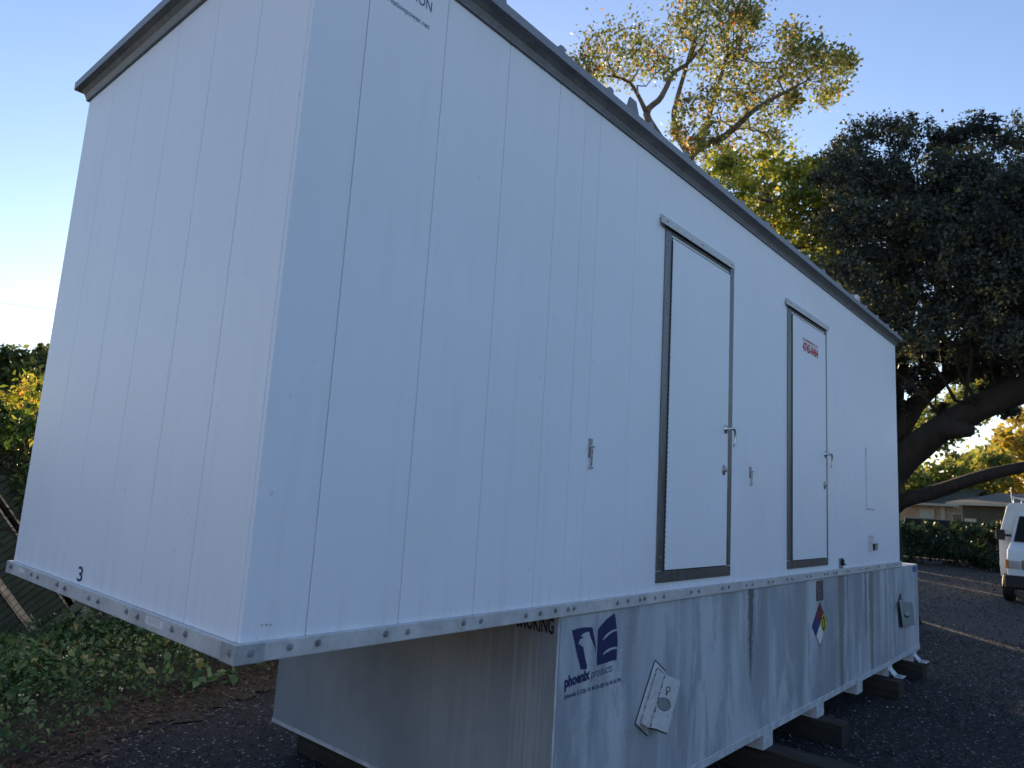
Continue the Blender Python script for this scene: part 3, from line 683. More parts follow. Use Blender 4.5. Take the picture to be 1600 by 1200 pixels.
# far bracket plate
f4 = [wp(1380+a_/7.5, 900+b_/7.5, -.05) for a_, b_ in ((205,300),(240,580),(370,575),(340,310))]
p2 = part('bracket_plate', MB().hexa(f4+[(x, y-.004, z) for x, y, z in f4]), M_BLUEGREY, tank)
part('bracket_fold', MB().hexa([wp(1380+a_/7.5, 900+b_/7.5, y_) for a_, b_, y_ in ((175,310,-.0005),(220,610,-.0005),(226,610,-.0005),(185,310,-.0005),(198,300,-.054),(236,585,-.054),(241,585,-.054),(205,300,-.054))]), M_TANKTRIM, tank)
part('plate_knob', MB().tube([wp(1380+285/7.5, 900+455/7.5, -.055), wp(1380+285/7.5, 900+440/7.5, -.085)], .03, 10), M_BLUEGREY, p2)
part('rod_hook', MB().tube([wp(1380+a_/7.5, 900+b_/7.5, -.03) for a_, b_ in ((215,605),(172,320),(205,215),(200,260),(215,280))], .008, 6), M_DARK, tank)
part('blue_tag', MB().box(9.50, 9.74, -.0015, -.0004, -.160, -.090), M_TAGBLUE, tank)

# ================================================================== TIMBERS
def timber(x0, x1, y0, y1, label, skew=0):
    o = empty('timber_block', ((x0+x1)/2, y0, GZ), label, 'timber', 'timber blocks under the tank feet')
    n = 14; mb = MB(); random.seed(int(x0*100)); prof = []
    for i in range(n+1):
        y = y0+(y1-y0)*i/n; j = lambda a_: random.uniform(-a_, a_); s_ = skew*(i/n)
        prof.append([(x0+s_+j(.004), y, GZ-.01), (x1+s_+j(.004), y, GZ-.01), (x1+s_+j(.004), y, -1.2815-abs(j(.006))), (x0+s_+j(.004), y, -1.2815-abs(j(.006)))])
    for a_, b_ in zip(prof, prof[1:]): mb.hexa(a_+b_)
    # one closed beam: keep only outer faces by welding
    import bmesh
    m = bpy.data.meshes.new('beam'); b = bmesh.new(); vs = [[b.verts.new(p) for p in r] for r in prof]
    for a_, b_ in zip(vs, vs[1:]):
        for q in range(4): b.faces.new((a_[q], a_[(q+1)%4], b_[(q+1)%4], b_[q]))
    b.faces.new(vs[0][::-1]); b.faces.new(vs[-1]); bmesh.ops.recalc_face_normals(b, faces=b.faces); b.to_mesh(m); b.free()
    bm_ = part('beam', m, M_TIMBER, o); bevel(bm_, .008, 2)
timber(4.46, 4.70, -1.35, 2.75, 'long weathered timber running out toward the camera under the nearest visible tank foot', .02)
timber(5.655, 5.875, -.215, 2.72, 'dark square timber with split end, second from the camera under the tank')
timber(7.95, 8.225, -.155, 2.70, 'black timber under the tank foot with the bent lug, third from the camera')
timber(9.33, 9.56, -.125, 2.68, 'farthest dark timber, below the far end of the tank')
timber(2.05, 2.30, .25, 2.62, 'timber in deep shade below the tank end')

# ================================================================== NEAR FENCE
FY = 7.0
fence = empty('slatted_fence', (2, FY, GZ), 'dark green diagonal-slat chain link fence with a few pale tan slats behind the weeds', 'fence')
ft, fb = .38, GZ+.04
def clipseg(p, d, x0, x1, z0, z1):
    t0, t1 = -99, 99
    for a_, b_, lo, hi in ((p[0], d[0], x0, x1), (p[1], d[1], z0, z1)):
        u, v = (lo-a_)/b_, (hi-a_)/b_; t0 = max(t0, min(u, v)); t1 = min(t1, max(u, v))
    return (t0, t1) if t1-t0 > .03 else None
random.seed(3)
ang = math.radians(39); dv = (math.cos(ang), math.sin(ang))
def slat(p, d, y, wd, x0, x1, mb=None):
    c = clipseg(p, d, x0, x1, fb, ft)
    if not c: return None
    a_ = (p[0]+d[0]*c[0], y, p[1]+d[1]*c[0]); b_ = (p[0]+d[0]*c[1], y, p[1]+d[1]*c[1])
    return (mb or MB()).bar(a_, b_, .004, wd, (0,0,1)) if False else (mb or MB()).bar(a_, b_, wd, .005, (0,1,0))
x = -5.5
while x < 6:
    s = slat((x, fb), dv, FY+random.uniform(-.006,.006), .062, -3, 6)
    if s: part('slat', s, M_GSLAT, fence)
    x += .118+random.uniform(-.006,.006)
rest = MB(); x = 3.6; sun_block = MB()
RUNS = [(6.01, 21.0), (21.28, 29.8), (30.2, 33.4), (33.75, 42)]        # gaps added so streaks of low sun reach the far ground
while x < 42:
    for a_, b_ in RUNS: slat((x, fb), dv, FY, .062, a_, b_, rest)
    x += .118
for a_, b_ in [(-8, 5.99)]+RUNS: sun_block.box(a_, b_, FY+.012, FY+.016, fb, ft)
part('sun_block_sheet', sun_block, simple('black_backing_sheet', (.010,.012,.011), .9), fence)  # sheet added behind the slats to stop low sun leaking through
o = part('slat_run', rest, M_GSLAT, fence); o['kind'] = 'stuff'
pa = math.radians(-53)
for p in ((1.0,.07), (1.12,-.773), (1.71,-.84), (-.3,.1), (2.6,-.2), (3.4,-.5), (4.6,.1)):
    s = slat(p, (math.cos(pa), math.sin(pa)), FY-.02, .075, -3, 6)
    if s: part('tan_slat', s, M_TSLAT, fence)
ch = MB()
for sgn in (1, -1):
    x = -4.5
    while x < 8:
        slat((x, fb), (.62, .785*sgn), FY-.03-.003*sgn, .0035, .2, 3.6, ch) if sgn > 0 else slat((x, ft), (.62, -.785), FY-.033, .0035, .2, 3.6, ch); x += .085
o = part('chain_link', ch, M_WIRE, fence); o['kind'] = 'stuff'
for x in (-3, -.6, 2.9, 5.9, 9, 12, 15, 18, 21, 24, 27, 30, 33, 36, 39, 42):
    part('post', MB().tube([(x, FY+.05, GZ-.1), (x, FY+.05, ft+.05)], .03, 10), M_POST, fence, smooth=True)
for a_, b_ in [(-8, 5.99)]+RUNS: part('top_rail', MB().tube([(a_, FY+.05, ft), (b_, FY+.05, ft)], .02, 8), M_POST, fence)
# two green boards leaning on the fence
for pts, lb in ((((1.22, 6.75, -1.46), (1.92, 6.93, -1.00)), 'long dark green board leaning low against the slatted fence'), (((1.70, 6.72, -1.46), (1.98, 6.92, -1.05)), 'short green board propped steeply beside the longer leaning board')):
    o = part('leaning_board', MB().bar(pts[0], pts[1], .09, .03, (0,1,0)), M_POST); tag(o, lb, 'board', 'boards leaning on the fence')

# ================================================================== WEEDS, LITTER, GRAVEL
def inside_low(x):     # y of the weed edge
    xs = [-9,-4,-1.2,.3,.58,1.17,1.83,2.32,3.17,4,6,12]; ys = [-1,1,2.5,3.1,3.4,4.09,4.40,4.5,4.79,4.9,5.0,5.2]
    return np.interp(x, xs, ys)
N = 5200; px = rng.uniform(-4.5, 8, N); py = rng.uniform(2., 7.0, N)
edge = inside_low(px)+.12*np.sin(px*5)+rng.normal(0,.08,N); dens = np.clip((py-edge)/.5, 0, 1)
keep = (py > edge) & (rng.uniform(size=N) < .35+.65*dens); px, py, dens = px[keep], py[keep], dens[keep]
hh = (.09+.33*dens*rng.uniform(.4,1.1,len(px)))*(1+.35*np.sin(px*2.1+1)*np.sin(py*1.7)); hh *= 1-.35*np.clip(py-5.8, 0, 1)
per = 15; t = rng.uniform(.15,1,(len(px),per)); an = rng.uniform(0,6.28,(len(px),per)); rr = .03+.10*(1-t*.4)*rng.uniform(.4,1.2,(len(px),per))
P = np.stack([px[:,None]+rr*np.cos(an), py[:,None]+rr*np.sin(an), GZ+.02+hh[:,None]*t], -1).reshape(-1,3)
tt = (.30+.4*t+rng.normal(0,.18,t.shape)+rng.normal(0,.1,(len(px),1))).reshape(-1)
sz = np.repeat(rng.choice([.035,.05,.065,.09], len(px), p=[.3,.35,.25,.1]), per)*(1+.35*np.repeat(np.sin(px*1.9)*np.cos(py*2.3), per))
o = leaves('weeds', P, sz, tt+.22*np.repeat(np.sin(px*1.3+2)*np.sin(py*2.1), per), L_WEED, 1.0, .62); o['kind'] = 'stuff'; o['label'] = 'low green weeds growing along the fence'
st = MB()
for i in range(0, len(px), 6): st.tube([(px[i], py[i], GZ), (px[i]+random.gauss(0,.03), py[i]+random.gauss(0,.03), GZ+hh[i])], [.003,.0015], 3, False)
o = part('weed_stems', st, L_WEED); o['kind'] = 'stuff'; o['label'] = 'thin stems among the weeds'
sel = rng.choice(len(px), 300); q = rng.integers(3, 6, 300); fc = np.repeat(np.stack([px[sel], py[sel], GZ+hh[sel]+.05], 1), q, 0); fc += rng.normal(0,.012,fc.shape)
o = leaves('small_flowers', fc, .017, rng.uniform(.3,1,len(fc)), L_FLOWER, 1, .9); o['kind'] = 'stuff'; o['label'] = 'tiny white flowers on the weeds'
n = 12000; lxx = rng.uniform(-3, 9, n); ly = inside_low(lxx)-.05+rng.normal(-.02,.26,n)
pos = np.stack([lxx, ly, np.full(n, GZ+.022)+rng.uniform(0,.015,n)], 1)
nn = 1500; fx = rng.uniform(20, 46, nn); fy = 1.6+(30-fx)*.16+rng.normal(0,1.4,nn)
pos2 = np.stack([fx, fy, np.full(nn, GZ+.03)], 1)
def flat_leaves(name, c, size, asp, mat, label):
    n = len(c); an = rng.uniform(0,6.28,n); L = size*rng.uniform(.5,1.5,n); tl = rng.normal(0,.25,(n,2)); d = np.stack([np.cos(an), np.sin(an), tl[:,0]], 1)*L[:,None]
    s_ = np.stack([-np.sin(an), np.cos(an), tl[:,1]], 1)*(L*asp)[:,None]
    m = quads_mesh(name, np.stack([c, c+d*.5+s_*.5, c+d, c+d*.5-s_*.5], 1), np.clip(rng.normal(.5,.25,n),0,1)); o = link(name, m, mat); o['kind'] = 'stuff'; o['label'] = label
flat_leaves('leaf_litter', pos, .06, .22, L_DEAD, 'brown dead leaves and straw at the weed edge')
n3 = 420; tx = rng.choice([4.6, 5.8, 8.1, 9.4], n3)+rng.normal(.15, .45, n3); ty = -.35+rng.normal(0, .5, n3)
flat_leaves('leaf_litter', np.stack([tx, ty, np.full(n3, GZ+.008)], 1), .045, .45, L_DEAD, 'few dry leaves gathered by the timber ends')
flat_leaves('leaf_litter', pos2, .09, .5, L_DEAD, 'dry leaves scattered on the far ground')
def stones(n, X, Y, s0, s1, label):
    x = rng.uniform(*X, n); y = rng.uniform(*Y, n); s = s0+(s1-s0)*rng.uniform(size=n)**3
    base = np.array([(1,0,0),(0,1,0),(-1,0,0),(0,-1,0),(0,0,.8),(0,0,-.5)]); fc = np.array([(0,1,4),(1,2,4),(2,3,4),(3,0,4),(1,0,5),(2,1,5),(3,2,5),(0,3,5)])
    v = base[None]*s[:,None,None]*rng.uniform(.6,1.3,(n,6,1)); a_ = rng.uniform(0,6.28,n); c_, s_ = np.cos(a_)[:,None], np.sin(a_)[:,None]
    v = np.stack([v[...,0]*c_-v[...,1]*s_, v[...,0]*s_+v[...,1]*c_, v[...,2]], -1)+np.stack([x,y,np.full(n,GZ)+s*.2],1)[:,None,:]
    f = (fc[None]+6*np.arange(n)[:,None,None]).reshape(-1,3)
    m = bpy.data.meshes.new('gravel'); m.vertices.add(n*6); m.vertices.foreach_set('co', v.reshape(-1).astype(np.float32)); m.loops.add(len(f)*3); m.polygons.add(len(f))
    m.loops.foreach_set('vertex_index', f.reshape(-1).astype(np.int32)); m.polygons.foreach_set('loop_start', np.arange(0,len(f)*3,3,dtype=np.int32)); m.update(calc_edges=True)
    at_ = m.attributes.new('tint','FLOAT','FACE'); at_.data.foreach_set('value', np.repeat(rng.uniform(0,1,n),8).astype(np.float32))
    o = link('gravel', m, M_STONE); o['kind'] = 'stuff'; o['label'] = label
stones(26000, (-1.5,5), (.5,4.8), .004, .016, 'loose dark gravel left of the tank')
stones(30000, (12.5,34), (-10,7), .008, .024, 'coarse dark gravel in the far yard')
stones(42000, (3.5,14), (-5,2), .005, .019, 'loose dark gravel right of the tank')

# ================================================================== TREES
random.seed(21)
V = lambda *q: tuple(at(*q))
# --- airy tall tree
tb_ = at(1078, 262, 20); limbs = [
 ([(tb_[0]-.4, tb_[1]+.2, GZ), (tb_[0]-.3, tb_[1], 3.), V(1066,262,20), V(1078,244,20)], [.32,.26,.18,.16]),
 ([V(1078,244,20), V(1096,226,20), V(1120,222,19.8), V(1145,203,19.6), V(1168,180,19.4), V(1195,160,19.3), V(1225,145,19.2), V(1262,125,19)], [.14,.12,.11,.09,.075,.06,.05,.02]),
 ([V(1066,262,20), V(1030,215,20.2), V(1008,180,20.2), V(1012,168,20.3), V(1030,158,20.4), V(1042,135,20.5), V(1052,112,20.6), V(1075,100,20.6), V(1100,70,20.6)], [.14,.12,.11,.10,.09,.08,.07,.05,.03]),
 ([V(1010,176,20.2), V(998,150,20), V(985,128,20), V(960,118,19.8), V(925,120,19.6)], [.08,.06,.05,.04,.02]),
 ([V(1078,244,20), V(1060,215,20.6), V(1052,180,20.8), V(1062,140,21), V(1085,60,21), V(1105,-20,21)], [.12,.10,.09,.07,.05,.03]),
 ([V(1096,226,20), V(1105,190,20.4), V(1120,140,20.6), V(1135,90,20.6), V(1140,20,20.8)], [.10,.08,.06,.05,.03])]
cl = pxc([(912,92,22),(930,72,26),(952,60,26),(950,95,26),(975,85,28),(1000,60,26),(985,110,22),(1012,92,26),(1030,75,22),(925,112,18),(1040,105,22),(905,112,14),
 (1062,40,24),(1072,15,26),(1095,35,30),(1110,5,30),(1130,30,28),(1150,12,26),(1165,35,22),(1095,65,28),(1125,60,28),(1145,80,24),(1170,18,20),(1182,30,12),
 (1100,-35,32),(1140,-40,32),(1070,-30,26),(1165,-30,24),(1120,-75,32),(1090,90,24),(1120,105,26),(1150,110,24),(1165,75,20),
 (1225,50,16),(1240,62,20),(1230,90,22),(1255,85,20),(1275,80,18),(1285,100,20),(1305,88,16),(1318,105,14),(1300,130,18),(1290,150,16),(1265,110,22),(1240,120,20),(1210,112,22),(1322,92,10),
 (1190,135,22),(1170,150,20),(1140,150,22),(1200,165,20),(1110,150,20),(1150,185,20),(1185,195,20),(1075,165,18),(1100,195,20),(1130,215,22),(1210,210,18),(1230,165,14),
 (1245,150,14),(1060,200,16),(1085,225,16),(1175,232,24),(1215,240,22),(1115,240,22),(1140,250,22)], 20, .9)
tree('tall_autumn_tree', 'airy tall tree with orange-tinged autumn leaves and visible limbs above the roof', 'tree', tb_, limbs, cl, 250, .125, L_TALL, M_BARK2, clump=.52, k=13, tr=.018, droop=.5)
# --- yellow green tree
yb = at(1190, 500, 18)
cl = pxc([(1125,262,22),(1150,270,28),(1185,262,30),(1220,262,28),(1250,275,26),(1275,262,16),(1155,300,28),(1190,300,34),(1225,300,32),(1260,305,28),(1285,310,20),(1185,335,30),
 (1220,340,36),(1255,345,32),(1285,345,24),(1225,375,34),(1260,380,32),(1290,385,22),(1250,410,30),(1280,420,26),(1300,400,18),(1200,360,28),(1270,450,30),(1240,440,30),(1275,300,26),(1298,330,24),(1305,365,22),(1180,400,34),(1150,350,30),
 (1200,420,40),(1120,330,34),(1160,440,44)], 17.5, .9)
tree('yellow_green_tree', 'leafy yellow-green tree behind the roof edge, left of the dark oak', 'tree', yb,
     [([(yb[0], yb[1], GZ), (yb[0]+.1, yb[1]+.1, 1.5), V(1200,400,17.5), V(1210,320,17.5)], [.2,.17,.12,.06])], cl, 430, .14, L_YEL, M_BARK2, clump=.34, k=13, droop=.4, tshift=.14)
# --- big dark oak
D = 16.5; ob = at(1350, 900, D)
cl = []
for (x, y, r) in [(1305,250,22),(1325,225,26),(1350,208,28),(1380,200,28),(1405,198,24),(1432,215,26),(1460,222,26),(1485,222,22),(1505,212,22),(1530,205,26),(1555,215,24),(1580,212,28),(1605,215,30),(1330,262,32),(1292,280,22)]:
    cl += pxc([(x,y,r)], D, .8)
for dd in (-2.2, 0, 2.2):
    for j, y in enumerate(range(265, 545, 38)):
        for x in range(1300+(j%2)*20, 1680, 42):
            if (x-1420)**2+(y-290)**2 < 700 or (x-1500)**2+(y-300)**2 < 500 or (x-1585)**2+(y-262)**2 < 400 or random.random() < .16: continue
            cl += pxc([(x+random.uniform(-10,10), y+random.uniform(-10,10), 30+random.uniform(-4,6), dd+random.uniform(-.7,.7))], D)
for (x, y, r) in [(1470,640,10),(1545,612,12),(1418,690,9),(1575,640,10),(1430,600,16),(1500,585,16),(1445,585,16),(1525,575,14),(1600,560,26),(1560,530,24),(1415,545,24),(1420,590,16),(1440,560,18),(1465,548,20),(1488,556,16),(1512,548,20),(1540,556,22),(1565,575,20),(1590,555,26),(1610,590,24),(1550,600,14),(1415,640,12),(1585,600,14)]:
    cl += pxc([(x,y,r)], D, .5)
for (x, y, r) in [(1720,300,70),(1780,400,80),(1720,480,60),(1800,520,60),(1850,380,70)]: cl += pxc([(x,y,r)], D, 2)
limbs = [([(ob[0], ob[1], GZ-.1), (ob[0], ob[1], GZ+.3), V(1350,860,D), V(1352,780,D), V(1358,730,D), V(1362,660,D), V(1378,560,D), V(1400,470,D), V(1420,380,D), V(1440,300,D)], [1.0,.82,.70,.66,.62,.56,.48,.38,.26,.12]),
 ([V(1365,755,D), V(1390,735,D), V(1420,712,D-.2), V(1452,682,D-.5), V(1490,657,D-.8), V(1530,636,D-1), V(1570,618,D-1), V(1620,600,D-1.2), V(1680,560,D-1.3), V(1750,500,D-1.5)], [.42,.35,.30,.27,.25,.245,.25,.24,.20,.13]),
 ([V(1382,690,D), V(1412,660,D), V(1430,632,D), V(1455,606,D), V(1485,585,D+.1), V(1510,566,D+.2), V(1545,540,D+.3), V(1590,500,D+.3)], [.34,.24,.19,.16,.145,.135,.11,.06]),
 ([V(1385,800,D), V(1405,783,D-.2), V(1440,775,D-.4), V(1475,764,D-.6), V(1515,750,D-.8), V(1555,738,D-1), V(1600,730,D-1.1), V(1660,715,D-1.2)], [.20,.15,.135,.13,.12,.11,.10,.07]),
 ([V(1480,662,D-.8), V(1505,672,D-1), V(1518,674,D-1.05)], [.3,.19,.11]),
 ([V(1482,588,D), V(1480,570,D), V(1470,545,D), V(1460,500,D)], [.12,.08,.06,.04])]
tree('oak_tree', 'large dark live oak with thick spreading limbs at the far end of the enclosure', 'tree', ob, limbs, cl, 760, .08, L_OAK, M_BARK, clump=.20, k=17, tr=.026, droop=.3, twigs=2)
# --- trees seen under the oak's limbs
def bush_tree(lab, cl, base, per, size, mat, cat='tree', name='background_tree', tr=.08, group='trees beyond the far fence', **k):
    z = max(c[2] for c in cl)
    return tree(name, lab, cat, base, [([(base[0],base[1],GZ),(base[0],base[1],(GZ+z)/2)], [.22,.12])], cl, per, size, mat, M_BARK2, group, tr=tr, **k)
bush_tree('golden yellow tree at the right edge beyond the far house', pxc([(1560,755,22),(1580,735,28),(1600,700,34),(1590,765,30),(1620,740,36),(1612,665,28),(1640,690,44),(1585,690,18),(1650,760,40)], 70, 2), at(1610,800,70), 420, .5, L_GOLD)
bush_tree('bright green tree low behind the drooping oak limb', pxc([(1412,756,20),(1430,745,22),(1455,742,22),(1480,745,22),(1505,742,22),(1530,732,20),(1445,765,30),(1490,765,30),(1530,755,30),(1555,725,18),(1420,780,26),(1470,790,26)], 62, 2), at(1480,800,62), 420, .45, L_BG)
bush_tree('grey green tree showing just above the bright green one', pxc([(1548,715,16),(1562,700,12),(1520,722,12),(1490,722,10),(1550,740,24),(1515,745,24)], 80, 2), at(1545,800,80), 500, .42, L_TALL)
bush_tree('yellow-green tree seen through the gap between the two upper oak limbs', pxc([(1425,695,18),(1440,672,22),(1460,652,22),(1482,640,22),(1500,625,18),(1525,612,15),(1530,590,14),(1462,680,26),(1490,665,26),(1520,640,22),(1428,665,14)], 45, 1.5), at(1370,800,45), 420, .30, L_BG)
L_OLIVE = m_leaf('olive_sunlit_leaves', [(0., (.04,.06,.025)), (.5, (.09,.12,.04)), (1., (.24,.25,.07))], .45)
# --- left background trees and the shrub on the fence
bush_tree('rounded dark tree at the far left above the fence', pxc([(2,575,22),(22,565,18),(-12,580,26),(35,580,16),(10,600,22),(40,605,18),(-40,575,34),(-80,590,40),(0,640,30),(35,640,24),(60,635,20)], 34, .8), at(0,700,34), 330, .28, L_OLIVE, group='trees beyond the near fence', clump=.25)
bush_tree('smaller dark tree beside the left wall edge, above the shrub', pxc([(68,556,13),(58,568,13),(78,570,16),(66,585,16),(95,580,22),(52,600,12),(85,605,20),(120,590,26),(60,625,16)], 36, .8), at(80,700,36), 300, .26, L_OLIVE, group='trees beyond the near fence', clump=.25)
sb = at(40, 900, 9.7)
shrub = empty('leafy_shrub', (sb[0], 7.3, GZ), 'broad-leaved shrub with yellow and orange tips climbing over the fence at left', 'shrub')
stem = MB(); cl = pxc([(30,660,22),(55,665,18),(8,668,20),(20,690,24),(50,700,24),(0,705,26),(25,725,26),(55,735,20),(-20,690,30),(-50,680,40),(-40,730,40),(10,750,24),(40,760,20),(-15,770,30),(38,640,14),(8,645,14)], 9.9, .3)
P, t = cloud(cl, 150, .30, 12); o = leaves('foliage', P, .115, t, L_SHRUB, .5, .5, None, .3); o.parent = shrub; o.location = -shrub.location
cy = pxc([(46,592,9),(52,602,8),(38,602,7),(28,614,8),(25,622,7),(14,632,6),(30,634,7),(56,622,8),(48,616,7),(2,618,5),(60,640,6)], 9.6, .1)
P, t = cloud(cy, 13, .55, 8); o = leaves('young_leaves', P, .085, t-.12, L_YOUNG, .5, .5, None, 0); o.parent = shrub; o.location = -shrub.location
for c in cl+cy:
    st_ = Vector((c[0]+random.gauss(0,.15), 7.3+random.gauss(0,.1), GZ)); stem.tube(wob(st_, Vector(c[:3]), 5, .03), [.014,.012,.010,.008,.006,.003], 5, False)
for i in range(60):      # tangled bare vine stems low on the shrub
    a_ = at(random.uniform(-40,70), random.uniform(730,850), 9.4+random.uniform(-.1,.5)); b_ = a_+np.array([random.uniform(-.6,.6), random.uniform(-.2,.2), random.uniform(-.15,.45)])
    stem.tube(wob(a_, b_, 4, .08), [.006]*5, 4, False)
part('stems', stem, M_BARK, shrub)
# --- trees and bushes added to shape the light: they block low sky and sun
def plain_tree(x, y, h, r, label, group, mat=L_DARK, per=420, size=.34, k=22):
    cl = []
    for i in range(k):
        a_ = random.uniform(0,6.28); q = random.uniform(.1,.9)**.6*r; z = GZ+h*random.uniform(.10,.92); s_ = .55+.45*math.sin(math.pi*min(1,(z-GZ)/h))
        cl.append((x+q*s_*math.cos(a_), y+q*s_*math.sin(a_), z, r*random.uniform(.32,.46)))
    tree('added_shade_tree', label, 'tree', (x,y), [([(x,y,GZ),(x+.1,y,GZ+h*.3),(x,y+.1,GZ+h*.7)], [.25,.2,.1])], cl, per, size, mat, M_BARK2, group, clump=.3, k=12, tr=.06)
for i, (x, y, h, r) in enumerate([(-34,30,5,3.2),(-33,18,6,3.2),(-34,6,6,3.4),(-33,-5,6,3.4),(-34,-15,6,3.6)]): plain_tree(x, y, h, r, ['rounded dark tree', 'short dark tree', 'broad dark tree', 'leaning dark tree', 'last dark tree'][i]+' added out of view to the left of the yard', 'added unseen trees left of the yard', per=700, k=22)  # added out of view to cut low sky light on the end wall
for i, (x, y, h, r) in enumerate([(-13,-22,4,3.2),(-5,-23,4.4,3.4),(3,-22,3.8,3.2),(11,-23,4.4,3.4),(19,-22,4,3.4),(27,-20,6,4),(36,-18,8,4.2),(45,-16,9,4.4),(55,-16,10,4.8)]): plain_tree(x, y, h, r, ['first','second','third','fourth','fifth','sixth','seventh','eighth','ninth'][i]+' added unseen dark tree from the left on the open side of the yard', 'added unseen trees across the yard', per=800, size=.42, k=20)  # added behind the camera for dark metal reflections and less low sky
for i, x in enumerate([-7,-4.5,-2,.6,3.2,5.8,8.4,11]): plain_tree(x, 9.4+.3*math.sin(i*2.3), 2.4, 1.35, ['first','second','third','fourth','fifth','sixth','seventh','eighth'][i]+' added sun-blocking bush from the left behind the slatted fence', 'added sun-blocking bushes behind the fence', per=420, size=.14, k=20)  # bushes added to keep low sun from coming through the slats

# ================================================================== FAR FENCE, HOUSES, VAN
far = empty('far_fence', (42, 1, GZ), 'dark slatted fence with thin pale slats across the far end of the yard', 'fence')
M_FARSLAT = simple('black_green_slat', (.010,.016,.014), .9)
mbf = MB(); y = 8.5
while y > -12:
    c = clipseg((y, fb), (-dv[0], dv[1]), -9, 7, GZ+.05, .52)
    if c: mbf.bar((42, y-dv[0]*c[0], fb+dv[1]*c[0]), (42, y-dv[0]*c[1], fb+dv[1]*c[1]), .085, .006, (1,0,0))
    y -= .16
o = part('slat_run', mbf, M_FARSLAT, far); o['kind'] = 'stuff'
part('backing_mesh', MB().box(42.03, 42.04, -9, 7, GZ+.02, .52), simple('black_backing_sheet', (.012,.014,.013), .9), far)
for yy in (6.4, 5.4, 3.9, 3.2, 2.4, .8, -1.5, -4):
    part('tan_slat', MB().bar((41.96, yy, .32-random.uniform(0,.3)), (41.96, yy-1.15, -1.1), .06, .006, (1,0,0)), M_TSLAT, far)
for yy in (7, 4, 1, -2, -5, -8): part('post', MB().tube([(42.1, yy, GZ), (42.1, yy, .6)], .035, 8), M_POST, far)
part('top_rail', MB().tube([(42.1, 7, .53), (42.1, -9, .53)], .03, 8), M_POST, far)
for i, (lst, lb) in enumerate([([(1425,845,14),(1440,855,14),(1455,862,12),(1420,870,14)], 'dark low bush beside the far corner of the enclosure'), ([(1475,850,14),(1492,862,14),(1500,845,12),(1510,872,12),(1485,878,12)], 'dark low bush in the middle of the far fence'),
   ([(1525,862,12),(1540,855,12),(1548,870,12),(1535,878,10),(1560,880,10)], 'dark low bush next to the van in front of the far fence'),
   ([(1412,828,9),(1430,832,9),(1448,826,8),(1465,834,9),(1445,842,10)], 'dark vine hanging over the far fence beside the enclosure'), ([(1492,824,8),(1510,832,9),(1528,828,8),(1545,834,9),(1560,826,9),(1520,845,9)], 'dark vine hanging over the far fence beside the van')]):
    P, t = cloud(pxc(lst, 38, .6), 230, .36, 10); o = leaves('low_bush', P, .17, t, L_DARK, .5, .55); tag(o, lb, 'bush', 'bushes along the far fence')
M_OLIVE = simple('olive_brown_siding', (.05,.048,.034), .8, 0, .12, 1.5); M_ROOF = simple('grey_shingle_roof', (.07,.07,.058), .9, 0, .3, 4)
M_TRIMW = simple('cream_trim', (.36,.34,.27), .6); M_BRICK = simple('pale_brick', (.36,.24,.15), .85, 0, .25, 6); M_GLASS = simple('dark_window_glass', (.03,.035,.04), .12)
def P3(px, py, d): q = at(px, py, d); return Vector(q)
def house(name, label, x0, y0, x1, y1, eave, dep, ridge, wall, sx_, feats):
    """front wall runs from (x0,y0) to (x1,y1); depth goes away from the camera"""
    a_, b_ = Vector((x0,y0,0)), Vector((x1,y1,0)); u = (b_-a_).normalized(); v = Vector((-u.y, u.x, 0))
    if v.dot(Vector((1,0,0))) < 0: v = -v
    Ln = (b_-a_).length; root = empty(name, (x0,y0,GZ), label, 'house')
    def q(s, t, z): p = a_+u*s+v*t; return (p.x, p.y, z)
    def bx(s0, s1, t0, t1, z0, z1): return MB().hexa([q(s0,t0,z0),q(s1,t0,z0),q(s1,t1,z0),q(s0,t1,z0),q(s0,t0,z1),q(s1,t0,z1),q(s1,t1,z1),q(s0,t1,z1)])
    part('wall', bx(0, Ln, 0, dep, GZ, eave), wall, root)
    ov = .6
    r = MB().hexa([q(-ov,-ov,eave-.02),q(Ln+ov,-ov,eave-.02),q(Ln+ov,-ov,eave+.10),q(-ov,-ov,eave+.10), q(-ov,dep/2,ridge-.1),q(Ln+ov,dep/2,ridge-.1),q(Ln+ov,dep/2,ridge+.02),q(-ov,dep/2,ridge+.02)])
    r.hexa([q(-ov,dep+ov,eave-.02),q(Ln+ov,dep+ov,eave-.02),q(Ln+ov,dep+ov,eave+.10),q(-ov,dep+ov,eave+.10), q(-ov,dep/2+.01,ridge-.1),q(Ln+ov,dep/2+.01,ridge-.1),q(Ln+ov,dep/2+.01,ridge+.02),q(-ov,dep/2+.01,ridge+.02)])
    rf = part('roof', r, M_ROOF, root)
    part('eave_board', bx(-ov, Ln+ov, -ov-.03, -ov-.005, eave-.05, eave+.12), M_TRIMW, rf)
    for s_ in (.0, Ln-.01): part('gable', MB().prism([(0,0)]*3, 'x', 0, 0) if False else MB().poly([q(s_,0.02,eave),q(s_,dep-.02,eave),q(s_,dep/2,ridge-.12)]), wall, root)
    for nm, s0, s1, z0, z1, mt in feats:
        f = part(nm, bx(s0, s1, -.07, -.01, z0, z1), mt, root)
        if nm == 'window': part('pane', bx(s0+.08, s1-.08, -.08, -.071, z0+.08, z1-.08), M_GLASS, f)
        if nm == 'garage_door':
            for i in range(1, 4): part('door_groove', bx(s0, s1, -.074, -.0705, z0+(z1-z0)*i/4, z0+(z1-z0)*i/4+.03), M_GLASS, f)
A0, A1 = at(1504, 800, 52), at(1760, 800, 46)
